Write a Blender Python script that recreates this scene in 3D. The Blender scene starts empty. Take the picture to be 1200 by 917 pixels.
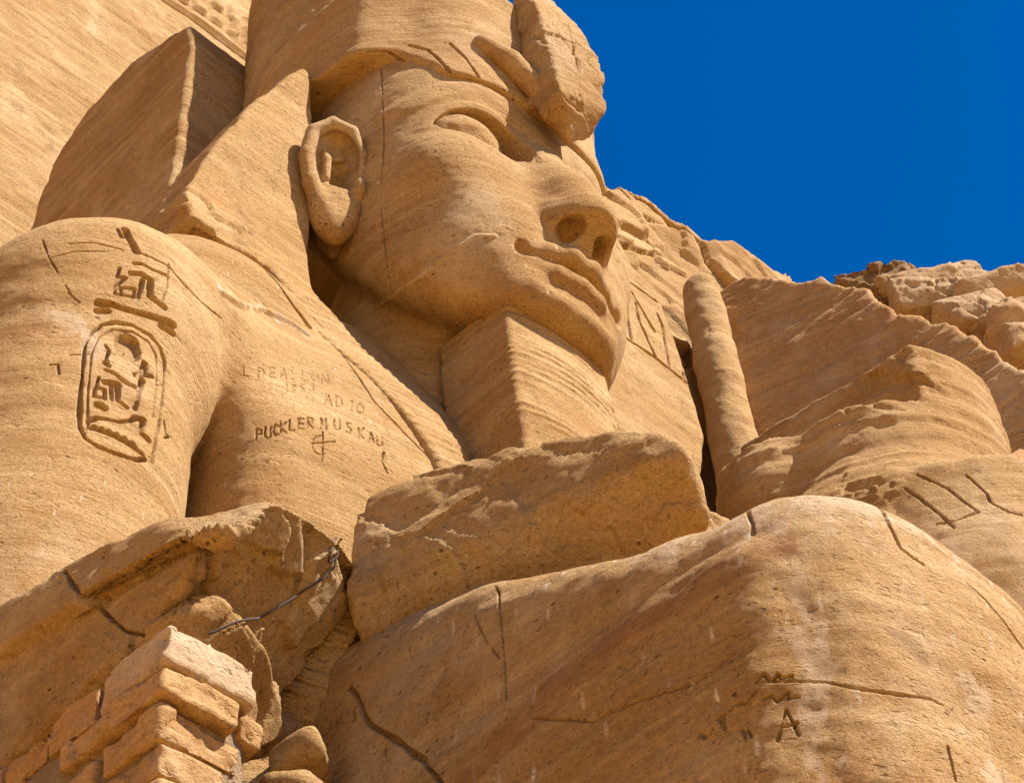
import bpy, bmesh, math, random
import numpy as np
from mathutils import Vector, Matrix

# ------------------------------------------------------------------ camera, sky, sun, exposure
scn = bpy.context.scene
COL = scn.collection
CAM_POS = (-9.6268, -10.4969, 1.6)
PITCH, ROLL, YAW, FOCAL = 48.0, -3.0, 46.0, 2400.0     # focal length in pixels of a 1200 wide picture
_p, _r, _y = map(math.radians, (PITCH, ROLL, YAW))
FW = np.array([math.sin(_y)*math.cos(_p), math.cos(_y)*math.cos(_p), math.sin(_p)])
_a = np.array([math.cos(_y), -math.sin(_y), 0.0]); _b = np.cross(_a, FW)
RT = math.cos(_r)*_a + math.sin(_r)*_b
UP = -math.sin(_r)*_a + math.cos(_r)*_b
cd = bpy.data.cameras.new('camera'); cam = bpy.data.objects.new('camera', cd); COL.objects.link(cam)
cam.matrix_world = Matrix(((RT[0], UP[0], -FW[0], CAM_POS[0]), (RT[1], UP[1], -FW[1], CAM_POS[1]),
                           (RT[2], UP[2], -FW[2], CAM_POS[2]), (0, 0, 0, 1)))
cd.sensor_fit = 'HORIZONTAL'; cd.sensor_width = 36.0; cd.lens = FOCAL/1200*36.0
cd.clip_start = 0.1; cd.clip_end = 5000
scn.camera = cam

SUN_AZ, SUN_EL = 21.0, 53.0      # azimuth from the statue's front (-Y) towards +X
sx = math.sin(math.radians(SUN_AZ))*math.cos(math.radians(SUN_EL))
sy = -math.cos(math.radians(SUN_AZ))*math.cos(math.radians(SUN_EL))
sz = math.sin(math.radians(SUN_EL))
sl = bpy.data.lights.new('sun', 'SUN'); sun = bpy.data.objects.new('sun', sl); COL.objects.link(sun)
sl.energy = 4.9; sl.angle = math.radians(0.53); sl.color = (1.0, 0.94, 0.86)
sun.rotation_euler = Vector((sx, sy, sz)).to_track_quat('Z', 'Y').to_euler()
sun.location = (0, -30, 60)

w = bpy.data.worlds.new('World'); scn.world = w; w.use_nodes = True
wn = w.node_tree.nodes; wl = w.node_tree.links
bgn = wn['Background']; sky = wn.new('ShaderNodeTexSky'); sky.sky_type = 'NISHITA'; sky.sun_disc = False
sky.sun_elevation = math.radians(SUN_EL); sky.sun_rotation = math.atan2(sx, sy)
sky.altitude = 200; sky.air_density = 1.0; sky.dust_density = 0.3; sky.ozone_density = 3.0
hsv = wn.new('ShaderNodeHueSaturation'); hsv.inputs['Hue'].default_value = 0.509; hsv.inputs['Saturation'].default_value = 1.75; hsv.inputs['Value'].default_value = 1.36
wl.new(sky.outputs[0], hsv.inputs['Color']); wl.new(hsv.outputs[0], bgn.inputs['Color'])
bgn.inputs['Strength'].default_value = 0.0535
scn.view_settings.view_transform = 'Standard'; scn.view_settings.look = 'None'
scn.view_settings.gamma = 1.0; scn.view_settings.use_curve_mapping = False
scn.view_settings.exposure = 1.04

# ------------------------------------------------------------------ numpy toolbox
RF = 1.0      # grid coarseness factor
def _hash(ix, iy, iz, seed):
    h = (ix.astype(np.uint32)*np.uint32(374761393) + iy.astype(np.uint32)*np.uint32(668265263)
         + iz.astype(np.uint32)*np.uint32(2147483647) + np.uint32((seed*974634777) & 0xffffffff))
    h = (h ^ (h >> np.uint32(13)))*np.uint32(1274126177)
    h = h ^ (h >> np.uint32(16))
    return (h & np.uint32(0xffffff)).astype(np.float32)/np.float32(0xffffff)
def noise(P, scale=1.0, seed=0):
    """value noise in -1..1 ; scale may be a 3-vector"""
    Q = (P*np.asarray(scale, dtype=np.float32)).astype(np.float32)
    I = np.floor(Q).astype(np.int64); Fr = Q-I; Fr = Fr*Fr*Fr*(Fr*(Fr*6-15)+10)
    x, y, z = I[:, 0], I[:, 1], I[:, 2]; fx, fy, fz = Fr[:, 0], Fr[:, 1], Fr[:, 2]
    out = 0
    for dx in (0, 1):
        wx = fx if dx else 1-fx
        for dy in (0, 1):
            wy = fy if dy else 1-fy
            for dz in (0, 1):
                wz = fz if dz else 1-fz
                out = out + wx*wy*wz*_hash(x+dx, y+dy, z+dz, seed)
    return out*2-1
def fbm(P, scale, octs=4, seed=0, gain=0.5):
    s = np.asarray(scale, dtype=np.float32); a = 1.0; o = 0; t = 0
    for k in range(octs):
        o = o + a*noise(P, s, seed+k*17); t += a; a *= gain; s = s*2.03
    return o/t
def facets(P, scale, seed=0, warp=0.25):
    """broken rock: every Voronoi cell is a tilted plane with its own offset (-1..1); also the distance to the cell border"""
    s = np.asarray(scale, dtype=np.float64)*np.ones(3)
    Q = P*s
    if warp: Q = Q+warp*np.stack([noise(P, s*1.3, seed+k) for k in (71, 72, 73)], 1)
    I = np.floor(Q).astype(np.int64); n = len(Q)
    b1 = np.full(n, 1e9); b2 = np.full(n, 1e9); val = np.zeros(n)
    for dx in (-1, 0, 1):
        for dy in (-1, 0, 1):
            for dz in (-1, 0, 1):
                c = I+np.array([dx, dy, dz])
                hs = [_hash(c[:, 0], c[:, 1], c[:, 2], seed+k) for k in range(7)]
                D = Q-(c+np.stack(hs[:3], 1)); d2 = (D*D).sum(1)
                v = (D*(np.stack(hs[3:6], 1)*2-1)).sum(1)*1.1+(hs[6]*2-1)*0.8
                m = d2 < b1
                b2 = np.where(m, b1, np.minimum(b2, d2)); val = np.where(m, v, val); b1 = np.where(m, d2, b1)
    return val, np.sqrt(b2)-np.sqrt(b1)
def sstep(x, a, b):
    t = np.clip((x-a)/(b-a), 0, 1); return t*t*(3-2*t)
def smin(a, b, k):
    h = np.clip(0.5+0.5*(b-a)/k, 0, 1); return b*(1-h)+a*h-k*h*(1-h)
def smax(a, b, k): return -smin(-a, -b, k)
def curve(z, zs, vs):
    """smooth monotone-ish interpolation (Catmull-Rom) of a table"""
    zs = np.asarray(zs, float); vs = np.asarray(vs, float)
    if zs[0] > zs[-1]: zs, vs = zs[::-1], vs[::-1]
    m = np.gradient(vs, zs); z = np.clip(z, zs[0], zs[-1])
    i = np.clip(np.searchsorted(zs, z)-1, 0, len(zs)-2)
    h = zs[i+1]-zs[i]; t = (z-zs[i])/h
    return ((2*t**3-3*t**2+1)*vs[i]+(t**3-2*t**2+t)*h*m[i]+(-2*t**3+3*t**2)*vs[i+1]+(t**3-t**2)*h*m[i+1])
def ell(P, c, r):
    r = np.asarray(r, float); Q = (P-np.asarray(c))/r
    k0 = np.sqrt((Q*Q).sum(1)+1e-9); k1 = np.sqrt(((Q/r)**2).sum(1)+1e-9)
    return k0*(k0-1)/k1
def sph(P, c, r): return np.sqrt(((P-np.asarray(c))**2).sum(1))-r
def cap(P, a, b, ra, rb=None):
    if rb is None: rb = ra
    a = np.asarray(a, float); b = np.asarray(b, float); d = b-a
    t = np.clip(((P-a)@d)/(d@d), 0, 1)
    return np.sqrt(((P-a-t[:, None]*d)**2).sum(1))-(ra+(rb-ra)*t)
def chain(P, pts, rad, k=0.0):
    o = None
    for i in range(len(pts)-1):
        c = cap(P, pts[i], pts[i+1], rad[i], rad[i+1])
        o = c if o is None else (np.minimum(o, c) if k == 0 else smin(o, c, k))
    return o
def box(P, lo, hi, r=0.0):
    lo = np.asarray(lo, float); hi = np.asarray(hi, float); c = (lo+hi)/2; h = (hi-lo)/2-r
    q = np.abs(P-c)-h
    return np.sqrt((np.maximum(q, 0)**2).sum(1))+np.minimum(q.max(1), 0)-r
def poly2(X, Y, pts):
    """signed distance to a closed polygon in 2-D"""
    pts = np.asarray(pts, float); n = len(pts)
    d = np.full(X.shape, 1e9); s = np.ones(X.shape)
    for i in range(n):
        ax, ay = pts[i]; bx, by = pts[i-1]
        ex, ey = bx-ax, by-ay; wx, wy = X-ax, Y-ay
        t = np.clip((wx*ex+wy*ey)/(ex*ex+ey*ey), 0, 1)
        dx, dy = wx-ex*t, wy-ey*t
        d = np.minimum(d, dx*dx+dy*dy)
        c1 = Y >= ay; c2 = Y < by; c3 = ex*wy > ey*wx
        s = np.where((c1 & c2 & c3) | (~c1 & ~c2 & ~c3), -s, s)
    return s*np.sqrt(d)
def seg2(X, Y, pts):
    d = np.full(X.shape, 1e9)
    for (ax, ay), (bx, by) in zip(pts[:-1], pts[1:]):
        ex, ey = bx-ax, by-ay; wx, wy = X-ax, Y-ay
        t = np.clip((wx*ex+wy*ey)/(ex*ex+ey*ey+1e-12), 0, 1)
        d = np.minimum(d, (wx-ex*t)**2+(wy-ey*t)**2)
    return np.sqrt(d)
def extr(d2, a, k=0.0):
    """intersection of a 2-D distance with a slab distance a"""
    return smax(d2, a, k) if k else np.maximum(d2, a)
def hull_planes(pts):
    bm = bmesh.new()
    for p in pts: bm.verts.new(p)
    bmesh.ops.convex_hull(bm, input=bm.verts[:])
    bm.normal_update()
    N = []; D = []
    c = np.mean(np.asarray(pts, float), 0)
    for f in bm.faces:
        n = np.array(f.normal); o = np.array(f.verts[0].co)
        if (c-o)@n > 0: n = -n
        if any(abs(n@m-1) < 1e-4 and abs(n@o-d) < 1e-3 for m, d in zip(N, D)): continue
        N.append(n); D.append(n@o)
    bm.free(); return np.array(N), np.array(D)
def hull(P, planes, k=0.08):
    N, D = planes
    o = None
    for n, d in zip(N, D):
        v = P@n-d
        o = v if o is None else smax(o, v, k)
    return o

def surface(fn, lo, hi, res, newton=2):
    res = res*RF; B = 8
    lo = np.asarray(lo, float); hi = np.asarray(hi, float)
    nb = np.maximum(np.ceil((hi-lo)/(res*B)).astype(int), 1); n = nb*B
    bi = np.stack(np.meshgrid(*[np.arange(k) for k in nb], indexing='ij'), -1).reshape(-1, 3)
    cs = fn(lo+(bi*B+B/2)*res)
    G = np.repeat(np.repeat(np.repeat(np.where(cs < 0, -1.0, 1.0).astype(np.float32).reshape(nb), B, 0), B, 1), B, 2)
    act = bi[np.abs(cs) < res*B*1.9]
    off = np.stack(np.meshgrid(*[np.arange(B)]*3, indexing='ij'), -1).reshape(-1, 3)
    CH = 600
    for i in range(0, len(act), CH):
        a = act[i:i+CH]
        idx = (a[:, None, :]*B+off[None]).reshape(-1, 3)
        G[idx[:, 0], idx[:, 1], idx[:, 2]] = fn(lo+idx*res)
    # close at the border of the grid
    for ax in range(3):
        for e in (0, -1):
            sl_ = [slice(None)]*3; sl_[ax] = e; G[tuple(sl_)] = np.maximum(G[tuple(sl_)], 0.001)
    S = G < 0
    cnt = np.zeros(np.array(S.shape)-1, np.int8)
    for dx in (0, 1):
        for dy in (0, 1):
            for dz in (0, 1):
                cnt += S[dx:S.shape[0]-1+dx, dy:S.shape[1]-1+dy, dz:S.shape[2]-1+dz]
    cells = np.argwhere((cnt > 0) & (cnt < 8))
    vid = np.full(cnt.shape, -1, np.int32); vid[cells[:, 0], cells[:, 1], cells[:, 2]] = np.arange(len(cells))
    acc = np.zeros((len(cells), 3)); num = np.zeros(len(cells))
    cor = [(i, j, k) for i in (0, 1) for j in (0, 1) for k in (0, 1)]
    for a in cor:
        for ax in range(3):
            if a[ax]: continue
            b = list(a); b[ax] = 1
            ga = G[cells[:, 0]+a[0], cells[:, 1]+a[1], cells[:, 2]+a[2]]
            gb = G[cells[:, 0]+b[0], cells[:, 1]+b[1], cells[:, 2]+b[2]]
            m = (ga < 0) != (gb < 0)
            t = np.where(m, ga/np.where(m, ga-gb, 1), 0)
            p = np.tile(np.array(a, float), (len(cells), 1)); p[:, ax] = t
            acc[m] += p[m]; num[m] += 1
    V = lo+(cells+acc/num[:, None])*res
    quads = []
    for ax in range(3):
        u_, v_ = [(1, 2), (2, 0), (0, 1)][ax]
        s0 = [slice(None)]*3; s1 = [slice(None)]*3; s0[ax] = slice(0, -1); s1[ax] = slice(1, None)
        A = S[tuple(s0)]; Bq = S[tuple(s1)]
        e = np.argwhere(A != Bq)
        ok = (e[:, u_] > 0) & (e[:, v_] > 0) & (e[:, u_] < S.shape[u_]-1) & (e[:, v_] < S.shape[v_]-1)
        e = e[ok]
        ins = A[e[:, 0], e[:, 1], e[:, 2]]
        q = []
        for du, dv in ((-1, -1), (0, -1), (0, 0), (-1, 0)):
            c = e.copy(); c[:, u_] += du; c[:, v_] += dv
            q.append(vid[c[:, 0], c[:, 1], c[:, 2]])
        q = np.stack(q, 1); q[~ins] = q[~ins][:, ::-1]
        quads.append(q)
    Q = np.concatenate(quads); Q = Q[(Q >= 0).all(1)]
    N = None
    for it in range(newton+1):
        N, f = grad(fn, V, res*0.5)
        if it < newton:
            gl = np.sqrt((N*N).sum(1))
            st = np.clip(f/np.maximum(gl, 0.2), -res*0.6, res*0.6)
            V = V-(st/np.maximum(gl, 1e-6))[:, None]*N
    N = N/np.maximum(np.sqrt((N*N).sum(1)), 1e-9)[:, None]
    return V, Q, N
def grad(fn, V, h):
    T = np.array([[1, 1, 1], [1, -1, -1], [-1, 1, -1], [-1, -1, 1]], float)
    N = 0; f = 0
    for t in T:
        v = fn(V+t*h); N = N+v[:, None]*t; f = f+v/4
    return N/(4*h), f
def mesh_from(name, V, Q, mats, parent=None, attr=None):
    me = bpy.data.meshes.new(name)
    Q = np.asarray(Q); k = Q.shape[1]
    me.vertices.add(len(V)); me.vertices.foreach_set('co', np.asarray(V, np.float32).ravel())
    me.loops.add(Q.size); me.loops.foreach_set('vertex_index', Q.astype(np.int32).ravel())
    me.polygons.add(len(Q)); me.polygons.foreach_set('loop_start', np.arange(0, Q.size, k, dtype=np.int32))
    me.polygons.foreach_set('use_smooth', np.ones(len(Q), bool))
    me.update(calc_edges=True); me.validate()
    for m in (mats if isinstance(mats, list) else [mats]): me.materials.append(m)
    if attr:
        for an, av in attr.items():
            a = me.attributes.new(an, 'FLOAT', 'POINT'); a.data.foreach_set('value', np.asarray(av, np.float32))
    o = bpy.data.objects.new(name, me); COL.objects.link(o)
    if parent is not None: o.parent = parent
    return o
def weather(V, N, A=1.0, strata=1.0, rough=1.0, seed=0, chips=0.0):
    """wear of the sandstone: bedding lines, dimples, lumps and chipped edges, as real relief"""
    wob = fbm(V, 0.5, 2, seed+5)*0.14
    zz = V.copy(); zz[:, 2] = V[:, 2]+wob
    st = noise(zz, (0.25, 0.25, 7.0), seed+1)*0.6+noise(zz, (0.5, 0.5, 16.0), seed+2)*0.4
    mask = sstep(fbm(V, (0.5, 0.5, 0.9), 2, seed+9), -0.3, 0.4)
    d = 0.007*strata*st*(0.25+0.75*mask)
    d = d+0.022*fbm(V, 1.3, 3, seed+3)+0.010*rough*fbm(V, 5.0, 3, seed+4)
    if chips:
        c = fbm(V, 1.1, 3, seed+7)
        f1, e1 = facets(V, 1.6, seed+40); f2, e2 = facets(V, 4.2, seed+50)
        m = sstep(c, -0.25, 0.25)
        d = d+m*chips*(f1-0.5*sstep(e1, 0.10, 0.0))+0.35*chips*(0.4+0.6*m)*f2
    return A*d
def polydist(P, pts):
    pts = np.asarray(pts, float); o = np.full(len(P), 1e9)
    for a, b in zip(pts[:-1], pts[1:]):
        d = b-a; t = np.clip(((P-a)@d)/(d@d+1e-12), 0, 1)
        o = np.minimum(o, ((P-a-t[:, None]*d)**2).sum(1))
    return np.sqrt(o)
def carve(name, V):
    # V: surface after wear
    d = np.zeros(len(V)); at = {k: np.zeros(len(V)) for k in ('pale', 'red', 'dark_tone')}
    if name not in STROKES: return d, None
    W = V+0.006*np.stack([noise(V, 7.0, k) for k in (1, 2, 3)], 1)
    for kind, w, dep, pts in STROKES[name]:
        p = np.asarray(pts); m = w*2.2+0.04
        i = np.nonzero(((V > p.min(0)-m) & (V < p.max(0)+m)).all(1))[0]
        if len(i) == 0: continue
        r = polydist(W[i], p)
        if kind == 'g':
            w1 = max(w*0.85, 0.007)*(1+0.45*noise(W[i], 5.0, 9))
            d[i] = np.minimum(d[i], -dep*sstep(r, w1*1.1, w1*0.6)); at['dark_tone'][i] = np.maximum(at['dark_tone'][i], 0.22*sstep(r, w1*0.9, w1*0.3))  # grooves also get a darker colour along their middle
        elif kind == 'r':
            d[i] += dep*sstep(r, w, 0.0)
        else:
            k = 'dark_tone' if kind == 'dark' else kind
            if kind == 'red': nz = sstep(fbm(V[i], (5.0, 5.0, 9.0), 4, 61), -0.35, 0.15); v = sstep(r+0.25*w*fbm(V[i], 6.0, 3, 62), w*1.25, w*0.95)*(0.4+0.6*nz)
            else: nz = sstep(fbm(V[i], (9.0, 9.0, 4.0), 5, 60, 0.65)-0.55*r/w+0.25, -0.12, 0.22); v = sstep(r, w*2.0, w*1.2)*nz*(0.35 if kind == 'dark' else 0.8)
            at[k][i] = np.maximum(at[k][i], v)
    return d, at
def merge_parts(a, b):
    return np.concatenate([a[0], b[0]]), np.concatenate([a[1], b[1]+len(a[0])]), np.concatenate([a[2], b[2]])
def part(name, fn, lo, hi, res, mat, parent, wear=None, post=None, more=None):
    V, Q, N = surface(fn, lo, hi, res)
    if more: V, Q, N = merge_parts((V, Q, N), surface(fn, *more))
    d = np.zeros(len(V))
    if wear is not None: d = d+weather(V, N, **wear)
    if post is not None: d = d+post(V, N)
    V2 = V+N*d[:, None]; at = None
    if name in STROKES:
        V, Q, N, d = refine(name, V, Q, N, d, 3)
        c, at = carve(name, V+N*d[:, None])
        V2 = V+N*(d+c)[:, None]
    return mesh_from(name, V2, Q, mat, parent, at)
def refine(name, V, Q, N, d, k):
    """finer faces along the carved lines, so that their edges are crisp"""
    near = np.zeros(len(V), bool); VD = V+N*d[:, None]
    for kind, w, dep, pts in STROKES[name]:
        if kind not in 'gr': continue
        p = np.asarray(pts); m = w*1.5+0.05
        i = np.nonzero(((VD > p.min(0)-m) & (VD < p.max(0)+m)).all(1))[0]
        if len(i): near[i[polydist(VD[i], p) < m]] = True
    sel = near[Q].any(1)
    if not sel.any(): return V, Q, N, d
    S = Q[sel]; t = np.arange(k+1)/k
    A, B = np.meshgrid(t, t, indexing='ij'); A, B = A.ravel(), B.ravel()
    wts = np.stack([(1-A)*(1-B), A*(1-B), A*B, (1-A)*B], 1)          # (m,4)
    X = np.concatenate([V, N, d[:, None]], 1)
    F = np.einsum('mc,qcx->qmx', wts, X[S]).reshape(-1, 7)
    key = np.round(F[:, :3]*2e4).astype(np.int64)
    _, first, inv = np.unique(key, axis=0, return_index=True, return_inverse=True)
    inv = inv.reshape(len(S), (k+1)**2)
    F = F[first]
    q = []
    for i in range(k):
        for j in range(k):
            c = [i*(k+1)+j, (i+1)*(k+1)+j, (i+1)*(k+1)+j+1, i*(k+1)+j+1]
            q.append(inv[:, c])
    newQ = np.concatenate(q)
    keep = Q[~sel]
    # fine vertices that sit on old corners are merged with them
    ku, oi = np.unique(np.round(V*2e4).astype(np.int64), axis=0, return_index=True)
    look = {tuple(a): b for a, b in zip(ku.tolist(), oi.tolist())}
    kf = np.round(F[:, :3]*2e4).astype(np.int64).tolist()
    mp = np.array([look.get(tuple(a), -1) for a in kf]); nn = (mp < 0).sum()
    mp[mp < 0] = len(V)+np.arange(nn)
    isnew = mp >= len(V)
    Nn = F[isnew, 3:6]; Nn = Nn/np.sqrt((Nn*Nn).sum(1))[:, None]
    return np.concatenate([V, F[isnew, :3]]), np.concatenate([keep, mp[newQ]]), np.concatenate([N, Nn]), np.concatenate([d, F[isnew, 6]])
def empty(name, loc=(0, 0, 0), label=None, cat=None, group=None):
    o = bpy.data.objects.new(name, None); COL.objects.link(o); o.location = loc
    tag(o, label, cat, group); return o
def tag(o, label=None, cat=None, group=None, kind=None):
    for k, v in (('label', label), ('category', cat), ('group', group), ('kind', kind)):
        if v: o[k] = v
    return o

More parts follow.
